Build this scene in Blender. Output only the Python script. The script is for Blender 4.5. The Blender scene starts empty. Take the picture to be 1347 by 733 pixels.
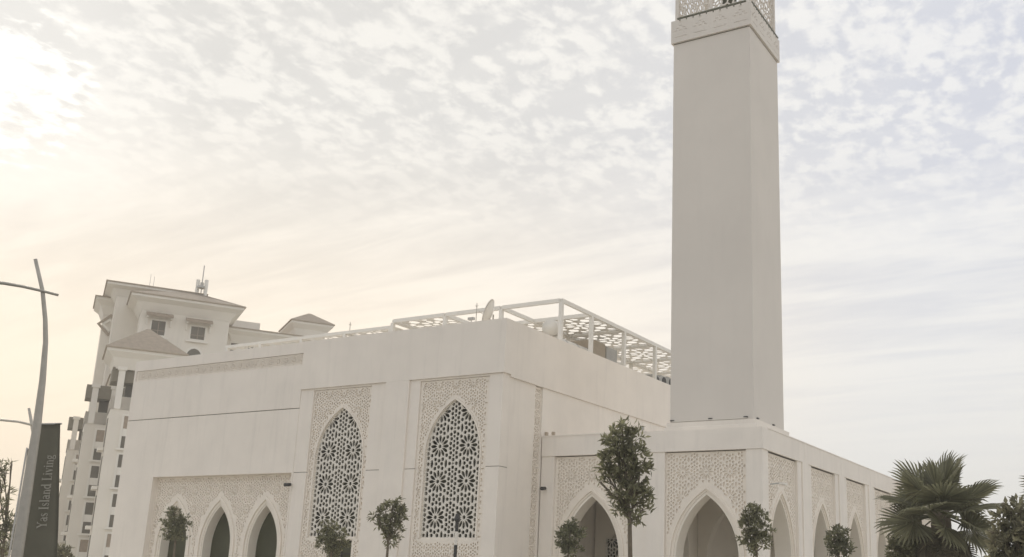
import bpy, bmesh, math, random
import numpy as np
from mathutils import Vector, Matrix
from mathutils.geometry import delaunay_2d_cdt

S = bpy.context.scene
COL = S.collection
RAD = math.radians

# ------------------------------------------------------------------ camera
F, CX, CY = 1317.5, 775.5, 423.4            # photograph calibration in 1347 x 733 pixels
YAW, PITCH, ROLL = RAD(-29.94), RAD(14.22), RAD(1.734)
_f = np.array([math.sin(YAW)*math.cos(PITCH), math.cos(YAW)*math.cos(PITCH), math.sin(PITCH)])
_r = np.array([math.cos(YAW), -math.sin(YAW), 0.0])
_u = np.cross(_r, _f)
_r2 = math.cos(ROLL)*_r + math.sin(ROLL)*_u
_u2 = -math.sin(ROLL)*_r + math.cos(ROLL)*_u
CAM = np.array([20.0, -28.754, 1.6])
cd = bpy.data.cameras.new('camera'); cam = bpy.data.objects.new('camera', cd); COL.objects.link(cam)
cd.sensor_width = 36.0; cd.lens = F/1347*36.0
cd.shift_x = -(CX-673.5)/1347; cd.shift_y = (CY-366.5)/1347
cd.clip_end = 5000; cd.clip_start = 0.1
m = Matrix(((_r2[0], _u2[0], -_f[0], CAM[0]), (_r2[1], _u2[1], -_f[1], CAM[1]), (_r2[2], _u2[2], -_f[2], CAM[2]), (0, 0, 0, 1)))
cam.matrix_world = m
S.camera = cam

def ray(px, py):
    return ((px-CX)/F)*_r2 - ((py-CY)/F)*_u2 + _f
def at(px, py, D):                            # point seen at a pixel, D metres away over the ground
    d = ray(px, py); return CAM + d*D/math.hypot(d[0], d[1])
def onp(px, py, ax, val):                     # point seen at a pixel on the plane axis = val
    d = ray(px, py); return CAM + d*(val-CAM[ax])/d[ax]

# ------------------------------------------------------------------ light and sky
sd = ray(10, 106); sd = sd/np.linalg.norm(sd)
SUN_EL = math.asin(sd[2]); SUN_AZ = math.atan2(sd[0], sd[1])
sl = bpy.data.lights.new('sun', 'SUN'); sl.energy = 1.0; sl.angle = RAD(14); sl.color = (1.0, 0.92, 0.8)
so = bpy.data.objects.new('sun', sl); COL.objects.link(so)
so.rotation_euler = Vector((-sd[0], -sd[1], -sd[2])).to_track_quat('-Z', 'Y').to_euler()
so.location = (-40, 20, 40)

W = bpy.data.worlds.new('World'); S.world = W; W.use_nodes = True
nt = W.node_tree; nt.nodes.clear()
def nd(t, **k):
    n = nt.nodes.new(t)
    for a, b in k.items(): setattr(n, a, b)
    return n
def lk(a, b): nt.links.new(a, b)
def mth(op, a, b=None, clamp=False):
    n = nd('ShaderNodeMath', operation=op); n.use_clamp = clamp
    for i, v in enumerate((a, b)):
        if v is None: continue
        if isinstance(v, (int, float)): n.inputs[i].default_value = v
        else: lk(v, n.inputs[i])
    return n.outputs[0]
def mr(v, a, b, c=0.0, d=1.0, smooth=True):
    n = nd('ShaderNodeMapRange', interpolation_type='SMOOTHSTEP' if smooth else 'LINEAR')
    lk(v, n.inputs[0])
    for i, x in zip((1, 2, 3, 4), (a, b, c, d)): n.inputs[i].default_value = x
    return n.outputs[0]
def mix(fac, a, b, blend='MIX'):
    n = nd('ShaderNodeMix', data_type='RGBA', blend_type=blend)
    for i, v in ((0, fac), (6, a), (7, b)):
        if isinstance(v, (int, float)): n.inputs[i].default_value = v
        elif isinstance(v, tuple): n.inputs[i].default_value = (*v, 1)
        else: lk(v, n.inputs[i])
    return n.outputs[2]
def noise(vec, scale, detail, rough, dist=0.0):
    n = nd('ShaderNodeTexNoise'); lk(vec, n.inputs['Vector'])
    n.inputs['Scale'].default_value = scale; n.inputs['Detail'].default_value = detail
    n.inputs['Roughness'].default_value = rough; n.inputs['Distortion'].default_value = dist
    return n.outputs[0]
tc = nd('ShaderNodeTexCoord')
sp = nd('ShaderNodeSeparateXYZ'); lk(tc.outputs['Generated'], sp.inputs[0])
X_, Y_, Z_ = sp.outputs
zc = mth('ADD', mth('MAXIMUM', Z_, 0.0), 0.10)
cx_ = mth('DIVIDE', X_, zc); cy_ = mth('DIVIDE', Y_, zc)
cb = nd('ShaderNodeCombineXYZ'); lk(cx_, cb.inputs[0]); lk(cy_, cb.inputs[1]); P_ = cb.outputs[0]
mp = nd('ShaderNodeMapping'); lk(P_, mp.inputs[0]); mp.inputs['Rotation'].default_value = (0, 0, RAD(58)); mp.inputs['Scale'].default_value = (1.0, 0.72, 1.0)
mp2 = nd('ShaderNodeMapping'); lk(P_, mp2.inputs[0]); mp2.inputs['Rotation'].default_value = (0, 0, RAD(-35)); mp2.inputs['Scale'].default_value = (0.55, 1.5, 1.0); mp2.inputs['Location'].default_value = (1.3, 0.4, 0)
big = noise(mp2.outputs[0], 1.25, 6, 0.55, 0.5)
wob = nd('ShaderNodeTexNoise'); lk(mp.outputs[0], wob.inputs['Vector']); wob.inputs['Scale'].default_value = 16.0; wob.inputs['Detail'].default_value = 4
wv_ = nd('ShaderNodeVectorMath', operation='MULTIPLY_ADD'); lk(wob.outputs['Color'], wv_.inputs[0]); wv_.inputs[1].default_value = (0.07, 0.07, 0.07); lk(mp.outputs[0], wv_.inputs[2])
vor = nd('ShaderNodeTexVoronoi', feature='SMOOTH_F1'); lk(wv_.outputs[0], vor.inputs['Vector']); vor.inputs['Scale'].default_value = 27.0; vor.inputs['Smoothness'].default_value = 0.6
cells = mth('SUBTRACT', 0.86, vor.outputs['Distance'])
puff = mth('ADD', mth('MULTIPLY', noise(mp.outputs[0], 12.0, 7, 0.66, 0.35), 0.72), mth('MULTIPLY', cells, 0.28))
fine = noise(P_, 34.0, 5, 0.6, 0.2)
dsn = nd('ShaderNodeVectorMath', operation='DOT_PRODUCT'); lk(tc.outputs['Generated'], dsn.inputs[0]); dsn.inputs[1].default_value = tuple(sd)
DS = dsn.outputs['Value']
high = mr(Z_, 0.28, 0.44)                     # puffs dissolve in the low haze
pf = mth('ADD', mth('MULTIPLY', puff, 0.74), mth('MULTIPLY', fine, 0.26))
pv = mr(pf, 0.415, 0.555)
mp3 = nd('ShaderNodeMapping'); lk(P_, mp3.inputs[0]); mp3.inputs['Rotation'].default_value = (0, 0, RAD(-48)); mp3.inputs['Scale'].default_value = (0.35, 1.6, 1.0)
strk = noise(mp3.outputs[0], 4.5, 8, 0.62, 0.4)
bv = mr(mth('ADD', mth('MULTIPLY', big, 0.45), mth('MULTIPLY', strk, 0.55)), 0.36, 0.60)
cl = mth('ADD', mth('MULTIPLY', pv, mth('MULTIPLY', high, 0.80)), mth('MULTIPLY', bv, mth('SUBTRACT', 1.0, mth('MULTIPLY', high, 0.80))))
near_sun = mr(DS, 0.60, 1.0)
dark = mix(near_sun, (0.455, 0.472, 0.53), (0.525, 0.515, 0.495))
light = mix(near_sun, (0.63, 0.628, 0.625), (0.675, 0.655, 0.615))
cloud = mix(cl, dark, light)
hz_c = mix(mr(DS, 0.62, 0.96), (0.65, 0.645, 0.625), (0.92, 0.765, 0.57))
haze_f = mr(Z_, 0.04, 0.44, 0.92, 0.0)
skyc = mix(haze_f, cloud, hz_c)
DSn = mth('ADD', DS, mth('ADD', mth('MULTIPLY', mth('SUBTRACT', big, 0.5), 0.004), mth('MULTIPLY', mth('SUBTRACT', pf, 0.5), 0.012)))
glow = mth('ADD', mth('MULTIPLY', mr(DSn, 0.9978, 1.0006), 0.9), mth('MULTIPLY', mr(DS, 0.985, 1.0), 0.12))
skyc = mix(glow, skyc, (1.05, 1.02, 0.96))
ns = nd('ShaderNodeTexSky', sky_type='NISHITA'); ns.sun_disc = False
ns.sun_elevation = SUN_EL; ns.sun_rotation = SUN_AZ; ns.dust_density = 1.0
b1 = nd('ShaderNodeBackground'); lk(ns.outputs[0], b1.inputs[0]); b1.inputs[1].default_value = 0.05
b2 = nd('ShaderNodeBackground'); lk(skyc, b2.inputs[0]); b2.inputs[1].default_value = 1.0
mx = nd('ShaderNodeMixShader'); mx.inputs[0].default_value = 0.987; lk(b1.outputs[0], mx.inputs[1]); lk(b2.outputs[0], mx.inputs[2])
wo = nd('ShaderNodeOutputWorld'); lk(mx.outputs[0], wo.inputs[0])

vs = S.view_settings; vs.view_transform = 'Standard'; vs.look = 'None'; vs.exposure = 0.58; vs.gamma = 1.0; vs.use_curve_mapping = False

# ------------------------------------------------------------------ materials
MATS = {}
def mat(name, col, rough=0.8, var=0.06, vscale=1.5, bump=0.0, bscale=40.0, metal=0.0, island=0.0, streak=0.0, trans=0.0, spec=None):
    if name in MATS: return MATS[name]
    M = bpy.data.materials.new(name); M.use_nodes = True; t = M.node_tree; p = t.nodes['Principled BSDF']
    p.inputs['Roughness'].default_value = rough; p.inputs['Metallic'].default_value = metal
    if spec is not None: p.inputs['Specular IOR Level'].default_value = spec
    L = t.links.new
    geo = t.nodes.new('ShaderNodeNewGeometry')
    n = t.nodes.new('ShaderNodeTexNoise'); n.inputs['Scale'].default_value = vscale; n.inputs['Detail'].default_value = 6; n.inputs['Roughness'].default_value = 0.62
    L(geo.outputs['Position'], n.inputs['Vector'])
    ml = t.nodes.new('ShaderNodeMapRange'); L(n.outputs[0], ml.inputs[0]); ml.inputs[1].default_value = 0.3; ml.inputs[2].default_value = 0.7
    ml.inputs[3].default_value = 1-var; ml.inputs[4].default_value = 1+var*0.6
    val = ml.outputs[0]
    def mul(a, b):
        q = t.nodes.new('ShaderNodeMath'); q.operation = 'MULTIPLY'; L(a, q.inputs[0]); L(b, q.inputs[1]); return q.outputs[0]
    if streak:
        mpn = t.nodes.new('ShaderNodeMapping'); mpn.inputs['Scale'].default_value = (2.2, 2.2, 0.16); L(geo.outputs['Position'], mpn.inputs[0])
        n2 = t.nodes.new('ShaderNodeTexNoise'); n2.inputs['Scale'].default_value = 1.3; n2.inputs['Detail'].default_value = 7; n2.inputs['Roughness'].default_value = 0.7
        L(mpn.outputs[0], n2.inputs['Vector'])
        m2 = t.nodes.new('ShaderNodeMapRange'); L(n2.outputs[0], m2.inputs[0]); m2.inputs[1].default_value = 0.52; m2.inputs[2].default_value = 0.75
        m2.inputs[3].default_value = 1.0; m2.inputs[4].default_value = 1-streak
        val = mul(val, m2.outputs[0])
    if island:
        m3 = t.nodes.new('ShaderNodeMapRange'); L(geo.outputs['Random Per Island'], m3.inputs[0]); m3.inputs[3].default_value = 1-island; m3.inputs[4].default_value = 1+island
        val = mul(val, m3.outputs[0])
    vm = t.nodes.new('ShaderNodeVectorMath'); vm.operation = 'SCALE'; vm.inputs[0].default_value = col; L(val, vm.inputs['Scale'])
    L(vm.outputs[0], p.inputs['Base Color'])
    if bump:
        bn = t.nodes.new('ShaderNodeTexNoise'); bn.inputs['Scale'].default_value = bscale; bn.inputs['Detail'].default_value = 4
        L(geo.outputs['Position'], bn.inputs['Vector'])
        bp = t.nodes.new('ShaderNodeBump'); bp.inputs['Strength'].default_value = bump; bp.inputs['Distance'].default_value = 0.02
        L(bn.outputs[0], bp.inputs['Height']); L(bp.outputs[0], p.inputs['Normal'])
    if trans:
        tr = t.nodes.new('ShaderNodeBsdfTranslucent'); L(vm.outputs[0], tr.inputs['Color'])
        ms = t.nodes.new('ShaderNodeMixShader'); ms.inputs[0].default_value = trans
        L(p.outputs[0], ms.inputs[1]); L(tr.outputs[0], ms.inputs[2])
        L(ms.outputs[0], t.nodes['Material Output'].inputs['Surface'])
    MATS[name] = M; return M
PLASTER = mat('plaster', (0.875, 0.81, 0.72), 0.9, 0.06, 0.5, 0.12, 60, streak=0.08)
PLASTER2 = mat('arcade_plaster', (0.875, 0.815, 0.73), 0.9, 0.06, 0.6, 0.12, 60, streak=0.09)
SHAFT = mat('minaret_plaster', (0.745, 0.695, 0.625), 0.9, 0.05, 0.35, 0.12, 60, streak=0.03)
CARVED = mat('carved_stone', (0.86, 0.79, 0.69), 0.9, 0.05, 2.0, 0.2, 50)
SCREEN = mat('white_screen', (0.76, 0.72, 0.64), 0.7, 0.05, 2.0)
GLASS = mat('dark_glass', (0.075, 0.077, 0.045), 0.45, 0.3, 0.8, spec=0.15)
DARK = mat('dark_gap', (0.22, 0.2, 0.16), 0.9)
INNER = mat('inner_plaster', (0.84, 0.78, 0.68), 0.9, 0.05, 0.8)
WHITE_STEEL = mat('white_steel', (0.80, 0.77, 0.70), 0.5, 0.05, 3.0)
GALV = mat('galvanised_steel', (0.46, 0.43, 0.37), 0.45, 0.12, 6.0, metal=0.25)
GREY = mat('grey_metal', (0.46, 0.45, 0.42), 0.5, 0.12, 3.0)
TAN = mat('tan_metal', (0.44, 0.37, 0.28), 0.6, 0.12, 3.0)
BLACK = mat('black_metal', (0.03, 0.03, 0.027), 0.5, 0.1)
BANNER = mat('banner_cloth', (0.145, 0.138, 0.10), 0.9, 0.12, 1.5)
LETTER = mat('cream_print', (0.42, 0.40, 0.335), 0.8)
APT = mat('apartment_render', (0.78, 0.73, 0.64), 0.9, 0.06, 0.25, streak=0.08)
APT2 = mat('apartment_trim', (0.82, 0.78, 0.70), 0.9, 0.05, 0.4)
TILE = mat('roof_tile', (0.40, 0.33, 0.25), 0.9, 0.16, 3.0, 0.5, 14)
APGLASS = mat('apartment_glass', (0.15, 0.135, 0.105), 0.35, 0.3, 0.6, spec=0.3)
CANOPY = mat('dark_canopy', (0.22, 0.195, 0.145), 0.8, 0.15, 2.0)
SHADE = mat('brown_awning', (0.36, 0.29, 0.22), 0.8, 0.15, 4.0)
LEAF = mat('leaf', (0.245, 0.24, 0.14), 0.6, 0.25, 3.0, island=0.45, trans=0.5)
LEAF2 = mat('leaf_dark', (0.215, 0.215, 0.125), 0.6, 0.25, 3.0, island=0.45, trans=0.5)
LEAF3 = mat('leaf_broad', (0.25, 0.235, 0.15), 0.6, 0.25, 3.0, island=0.5, trans=0.5)
PALM = mat('palm_leaf', (0.235, 0.23, 0.14), 0.6, 0.2, 5.0, island=0.3, trans=0.5)
PALMDEAD = mat('palm_dead_leaf', (0.12, 0.105, 0.065), 0.85, 0.25, 5.0, island=0.35)
BARK = mat('bark', (0.17, 0.14, 0.10), 0.95, 0.25, 8.0, 0.5, 30)
GROUND = mat('ground', (0.42, 0.37, 0.29), 0.95, 0.12, 0.15)
PAVE = mat('paving', (0.66, 0.62, 0.54), 0.9, 0.1, 0.8)
ASPH = mat('asphalt', (0.055, 0.054, 0.052), 0.9, 0.15, 1.0)
SOIL = mat('soil', (0.13, 0.10, 0.065), 0.95, 0.2, 3.0)

# ------------------------------------------------------------------ helpers
def link(o, parent=None):
    COL.objects.link(o)
    if parent is not None: o.parent = parent
    return o
def tag(o, label=None, cat=None, group=None, kind=None):
    if label: o['label'] = label
    if cat: o['category'] = cat
    if group: o['group'] = group
    if kind: o['kind'] = kind
    return o
ORG = {}
def thing(name, label, cat, loc=(0, 0, 0), rz=0.0, group=None, local=False):
    o = bpy.data.objects.new(name, None); o.empty_display_size = 0.3; link(o)
    o.location = tuple(float(v) for v in loc); o.rotation_euler = (0, 0, rz)
    ORG[o.name] = (0.0, 0.0, 0.0) if local else tuple(float(v) for v in loc)   # world-coordinate things subtract their base
    return tag(o, label, cat, group)
def org(parent):
    while parent is not None and parent.parent is not None: parent = parent.parent
    return ORG.get(parent.name, (0, 0, 0)) if parent is not None else (0, 0, 0)
def mesh(name, verts, faces, material, parent=None, smooth=False):
    ox, oy, oz = org(parent)
    me = bpy.data.meshes.new(name)
    me.from_pydata([(float(v[0])-ox, float(v[1])-oy, float(v[2])-oz) for v in verts], [], faces)
    me.materials.append(material)
    if smooth: me.polygons.foreach_set('use_smooth', [True]*len(me.polygons))
    me.update()
    return link(bpy.data.objects.new(name, me), parent)
BF = [(0, 3, 2, 1), (4, 5, 6, 7), (0, 1, 5, 4), (1, 2, 6, 5), (2, 3, 7, 6), (3, 0, 4, 7)]
def boxv(x0, x1, y0, y1, z0, z1):
    return [(x0, y0, z0), (x1, y0, z0), (x1, y1, z0), (x0, y1, z0), (x0, y0, z1), (x1, y0, z1), (x1, y1, z1), (x0, y1, z1)]
class MB:
    def __init__(s): s.v = []; s.f = []
    def add(s, v, f):
        n = len(s.v); s.v += [tuple(q) for q in v]; s.f += [tuple(i+n for i in q) for q in f]; return s
    def box(s, *b): return s.add(boxv(*b), BF)
    def tube(s, pts, rad, n=8, cap=True):
        pts = [Vector(p) for p in pts]
        if isinstance(rad, (int, float)): rad = [rad]*len(pts)
        rings = []; ref = None
        for i, p in enumerate(pts):
            t = (pts[min(i+1, len(pts)-1)]-pts[max(i-1, 0)]).normalized()
            if ref is None:
                ref = Vector((0, 0, 1)) if abs(t.z) < 0.9 else Vector((1, 0, 0))
            a = (ref - t*ref.dot(t)).normalized(); b = t.cross(a); ref = a
            rings.append([p + (a*math.cos(2*math.pi*k/n)+b*math.sin(2*math.pi*k/n))*rad[i] for k in range(n)])
        v = [q for r in rings for q in r]; f = []
        for i in range(len(pts)-1):
            for k in range(n):
                f.append((i*n+k, i*n+(k+1) % n, (i+1)*n+(k+1) % n, (i+1)*n+k))
        if cap: f.append(tuple(range(n-1, -1, -1))); f.append(tuple((len(pts)-1)*n+k for k in range(n)))
        return s.add(v, f)
    def build(s, name, material, parent=None, smooth=False): return mesh(name, s.v, s.f, material, parent, smooth)
def box(name, b, material, parent=None): return mesh(name, boxv(*b), BF, material, parent)
def bevel(o, w=0.02):
    md = o.modifiers.new('bevel', 'BEVEL'); md.width = w; md.segments = 2; md.limit_method = 'ANGLE'; return o

def plate(name, mapf, outer, holes, c0, c1, material, parent=None):
    """flat plate with holes: outlines in wall coordinates (a, b), c = distance out of the wall"""
    V2 = []; E2 = []; loops = []
    for pts in [ccw(q) for q in [outer]+holes]:
        n0 = len(V2); k = len(pts); V2 += [Vector((float(q[0]), float(q[1]))) for q in pts]
        loops.append(list(range(n0, n0+k)))
    vo, eo, fo, ov, oe, of = delaunay_2d_cdt(V2, [], loops, 1, 1e-5)
    fo = [t for t, src in zip(fo, of) if 0 in src and len(src) == 1]
    n = len(vo); o3 = org(parent)
    v = [mapf(q[0], q[1], c1) for q in vo]+[mapf(q[0], q[1], c0) for q in vo]
    f = [tuple(t) for t in fo]+[tuple(i+n for i in reversed(t)) for t in fo]
    cnt = {}
    for t in fo:
        for a, b in zip(t, list(t[1:])+[t[0]]): cnt[(a, b)] = 1
    f += [(b, a, a+n, b+n) for (a, b) in cnt if (b, a) not in cnt]
    me = bpy.data.meshes.new(name); me.from_pydata([(float(q[0])-o3[0], float(q[1])-o3[1], float(q[2])-o3[2]) for q in v], [], f)
    me.materials.append(material); me.update()
    return link(bpy.data.objects.new(name, me), parent)
def PA(y0): return lambda a, b, c: (a, y0-c, b)       # wall facing -Y
def PB(x0): return lambda a, b, c: (x0+c, a, b)       # wall facing +X
def PBm(x0): return lambda a, b, c: (x0-c, a, b)      # wall facing -X
def PAm(y0): return lambda a, b, c: (a, y0+c, b)      # wall facing +Y
def PH(z0): return lambda a, b, c: (a, b, z0+c)       # horizontal sheet

def arch(cx, w, zs, rise, n=12, down=None):
    R = (w*w+rise*rise)/(2*w); th = math.asin(min(1.0, rise/R)); L = []
    for i in range(n+1):
        t = th*i/n; L.append((cx-(R*math.cos(t)-(R-w)), zs+R*math.sin(t)))
    Rr = [(2*cx-a, b) for a, b in L[:-1]][::-1]
    pts = L+Rr
    if down is not None: pts = [(cx-w, down)]+pts+[(cx+w, down)]
    return pts
def in_arch(a, b, cx, w, zs, rise):
    x = abs(a-cx)
    if b < zs: return x < w
    R = (w*w+rise*rise)/(2*w)
    return (x+R-w)**2+(b-zs)**2 < R*R
def rect(a0, a1, b0, b1): return [(a0, b0), (a1, b0), (a1, b1), (a0, b1)]
def ccw(p):
    s = sum(p[i][0]*p[(i+1) % len(p)][1]-p[(i+1) % len(p)][0]*p[i][1] for i in range(len(p)))
    return p if s > 0 else p[::-1]
def clip(poly, region):                                # convex polygon against convex ccw region
    out = poly
    for i in range(len(region)):
        ax, ay = region[i]; bx, by = region[(i+1) % len(region)]
        src = out; out = []
        if not src: return []
        side = lambda p: (bx-ax)*(p[1]-ay)-(by-ay)*(p[0]-ax)
        for j in range(len(src)):
            p, q = src[j], src[(j+1) % len(src)]; sp_, sq = side(p), side(q)
            if sp_ >= 0: out.append(p)
            if (sp_ >= 0) != (sq >= 0):
                t = sp_/(sp_-sq); out.append((p[0]+(q[0]-p[0])*t, p[1]+(q[1]-p[1])*t))
    return out
def parea(p): return abs(sum(p[i][0]*p[(i+1) % len(p)][1]-p[(i+1) % len(p)][0]*p[i][1] for i in range(len(p))))/2
def ell(cx, cy, ra, rb, ang, n=10): 
    c, s = math.cos(ang), math.sin(ang)
    return [(cx+ra*math.cos(2*math.pi*k/n)*c-rb*math.sin(2*math.pi*k/n)*s, cy+ra*math.cos(2*math.pi*k/n)*s+rb*math.sin(2*math.pi*k/n)*c) for k in range(n)]
def petal(cx, cy, r0, r1, hw, ang):
    c, s = math.cos(ang), math.sin(ang); L = r1-r0
    P = [(r0, 0), (r0+L*.35, hw*.8), (r0+L*.68, hw), (r0+L*.9, hw*.62), (r1, 0), (r0+L*.9, -hw*.62), (r0+L*.68, -hw), (r0+L*.35, -hw*.8)]
    return [(cx+x*c-y*s, cy+x*s+y*c) for x, y in P]
def tile_pattern(petals=12, r=(0.085, 0.325), hw=0.051, mid=0.062, pill=(0.125, 0.05), bar=0.019, rmax=0.056, rmin=0.024):
    """one square of the star screen: a rosette, two waisted slots, a round hole, the rest packed with small hexagons"""
    big = [ell(0, 0, mid, mid, math.pi/6, 6)]; circ = [(0, 0, mid)]
    for k in range(petals):
        a = 2*math.pi*k/petals; big.append(petal(0, 0, r[0], r[1], hw, a))
        for t, h in ((.12, .35), (.35, .8), (.55, .92), (.7, 1.0), (.88, .62)):
            rr = r[0]+(r[1]-r[0])*t; circ.append((rr*math.cos(a), rr*math.sin(a), hw*h))
    for sx in (-0.25, 0.25):
        big.append(ell(sx, 0.5, pill[1], pill[0], 0, 12))
        for t in (-.75, -.4, 0, .4, .75): circ.append((sx, 0.5+t*pill[0], pill[1]*(.7 if abs(t) > .5 else .97)))
    big.append(ell(0.5, 0, mid*.9, mid*1.05, 0, 8)); circ.append((0.5, 0, mid))
    N = 50; g = np.arange(N+1)/N*0.5; X, Y = np.meshgrid(g, g)
    D = np.full(X.shape, 9.0)
    def upd(x, y, q):
        for sx in (-1, 1):
            for sy in (-1, 1):
                dx = (X-x*sx+.5) % 1-.5; dy = (Y-y*sy+.5) % 1-.5
                np.minimum(D, np.hypot(dx, dy)-q, out=D)
    for c in circ: upd(*c)
    for _ in range(60):
        sc = D.copy()
        # holes on a mirror line may be whole; others must clear their own mirror image
        for A in (X, Y):
            for m_ in (0.0, 0.5):
                d = np.abs(A-m_); sc = np.where(d < 1e-6, sc, np.minimum(sc, d+bar*.5))
        sc = np.minimum(sc-bar, rmax)-1e-4*(X+Y)
        k = np.unravel_index(np.argmax(sc), sc.shape)
        if sc[k] < rmin: break
        x, y, q = X[k], Y[k], sc[k]
        seen = set()
        for sx in (-1, 1):
            for sy in (-1, 1):
                p = (round(((x*sx+.5) % 1)-.5, 5), round(((y*sy+.5) % 1)-.5, 5))
                if p in seen: continue
                seen.add(p); big.append(ell(p[0], p[1], q*1.08, q*1.08, math.pi/6, 6))
        upd(x, y, q)
    return big
T_MASH = tile_pattern()
T_REL = tile_pattern(petals=12, r=(0.09, 0.31), hw=0.040, mid=0.05, pill=(0.10, 0.05), bar=0.035, rmax=0.05, rmin=0.028)
T_PERG = [ell(0, 0, .12, .12, 0, 8)]+[petal(0, 0, .155, .485, .108, 2*math.pi*k/8) for k in range(8)]+[ell(.5, .5, .185, .185, math.pi/8, 8)]
def cell_tile(nx=4, ny=4, jit=0.055, shrink=0.80, seed=3):
    """square of irregular polygon cells that repeats"""
    rg = random.Random(seed); J = {}
    def P(i, j, k):
        key = (i % nx, j % ny, k)
        if key not in J: J[key] = (rg.uniform(-jit, jit), rg.uniform(-jit, jit))
        return J[key]
    out = []
    for j in range(ny):
        for i in range(nx):
            o = .5 if j % 2 else 0
            cx_, cy_ = (i+o)/nx, j/ny
            def vt(ii, jj, k):                         # k 0: top vertex of cell, 1: upper right vertex
                oo = .5 if jj % 2 else 0; jx, jy = P(ii, jj, k)
                return ((ii+oo)/nx+jx+(0 if k == 0 else .5/nx), jj/ny+jy+(.66/ny if k == 0 else .34/ny))
            lo = j-1; il = i if j % 2 else i-1         # cell below left
            pts = [vt(i, j, 0), vt(i-1, j, 1), vt(il, lo, 0), vt(il, lo, 1), vt(il+1, lo, 0), vt(i, j, 1)]
            mx_ = sum(p[0] for p in pts)/6; my_ = sum(p[1] for p in pts)/6
            out.append([(mx_+(p[0]-mx_)*shrink-.5, my_+(p[1]-my_)*shrink-.5) for p in pts])
    return out
T_GAL = cell_tile(4, 4)
RJ = random.Random(7)
def holes(tile, size, org_, region, keep=None, minarea=0.15, sy=None):
    region = ccw(region); sy = sy or size
    a0 = min(p[0] for p in region); a1 = max(p[0] for p in region); b0 = min(p[1] for p in region); b1 = max(p[1] for p in region)
    out = []
    for i in range(int(math.floor((a0-org_[0])/size-.6)), int(math.ceil((a1-org_[0])/size+.6))+1):
        for j in range(int(math.floor((b0-org_[1])/sy-.6)), int(math.ceil((b1-org_[1])/sy+.6))+1):
            for h in tile:
                p = ccw([(org_[0]+(i+x)*size+RJ.uniform(-3e-4, 3e-4), org_[1]+(j+y)*sy+RJ.uniform(-3e-4, 3e-4)) for x, y in h])
                if max(q[0] for q in p) < a0 or min(q[0] for q in p) > a1 or max(q[1] for q in p) < b0 or min(q[1] for q in p) > b1: continue
                A = parea(p); c = clip(p, region)
                if len(c) < 3 or parea(c) < A*minarea: continue
                cc = [c[k] for k in range(len(c)) if math.dist(c[k], c[k-1]) > 1e-4]
                if len(cc) < 3: continue
                if keep and not all(keep(*q) for q in cc): continue
                out.append(cc)
    return out
def band_arch(cx, w_out, w_in, zs, rise, z0=0.0, n=14):
    """outline of an arch moulding from the ground, up one side and down the other"""
    k = w_out/w_in
    o = arch(cx, w_out, zs, rise+(w_out-w_in)*1.25, n, z0); i = arch(cx, w_in, zs, rise, n, z0)
    return o+i[::-1]

# ------------------------------------------------------------------ ground
def struct(name, b, material): return tag(box(name, b, material), kind='structure')
gd = mesh('ground', [(-320, -320, -0.16), (320, -320, -0.16), (320, 320, -0.16), (-320, 320, -0.16)], [(0, 1, 2, 3)], GROUND); tag(gd, kind='structure')
struct('forecourt_pavement', (-60, 30, -12, 60, -0.12, 0.0), PAVE)
struct('road', (-300, 300, -40, -14.2, -0.14, -0.116), ASPH)
struct('kerb', (-60, 30, -12.3, -12.02, -0.13, 0.012), PLASTER)

# ------------------------------------------------------------------ prayer hall
hall = thing('prayer_hall', 'cream prayer hall with flat parapet, carved panels and tall pointed lattice windows', 'mosque', (-10, 15, 0))
TOP = 10.5
# upper storey slabs (parapet standing above the roof)
box('parapet', (-9.9, 0, 0.0, 0.45, 8.52, TOP), PLASTER, hall)
box('parapet', (-0.45, 0, 0.453, 30, 8.43, TOP), PLASTER, hall)
box('lintel', (-0.45, -0.002, 2.2, 30, 8.42, 8.428), PLASTER, hall)
box('roof_slab', (-20.2, -0.46, 0.46, 30, 9.6, 9.85), PLASTER2, hall)
box('rear_wall', (-20.5, 0, 30, 30.4, 0, TOP), PLASTER, hall)
box('side_wall', (-20.53, -20.2, 0.5, 29.99, 0, TOP), PLASTER, hall)
# bay: piers between the panels; a thin joint at 5.2 m
for a0, a1, yf in ((-9.9, -9.19, 0.07), (-6.17, -5.43, 0.07), (-5.428, -4.282, 0.004), (-4.28, -3.8, 0.07), (-0.65, -0.07, 0.07)):
    if yf > 0.05:
        box('pier', (a0, a1, yf, 0.6, 0, 5.19), PLASTER, hall); box('pier', (a0, a1, yf, 0.6, 5.215, 8.515), PLASTER, hall)
        box('joint_backing', (a0+.01, a1-.02, yf+.03, 0.59, 5.188, 5.217), DARK, hall)
    else:
        box('pier', (a0, a1, yf, 0.6, 0, 8.518), PLASTER, hall)
# side wall of the hall towards the arcade
box('wall', (-0.5, -0.07, 0.602, 2.22, 0, 8.425), PLASTER, hall)
box('lintel', (-0.44, -0.07, 0.602, 2.19, 8.426, 8.4285), PLASTER, hall)
box('wall', (-0.5, -0.05, 2.70, 29.9, 0, 8.415), PLASTER2, hall)
sb = box('carved_strip', (-0.5, -0.15, 2.222, 2.698, 0, 8.41), CARVED, hall)
plate('carving', PB(0), rect(2.225, 2.695, 0.02, 8.40), holes(T_REL, 0.62, (2.46, 0.3), rect(2.25, 2.67, 0.05, 8.37), minarea=.97), -0.149, -0.107, CARVED, sb)
box('core', (-20.1, -0.52, 0.8, 29.9, 0, 9.58), GLASS, hall)
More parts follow.
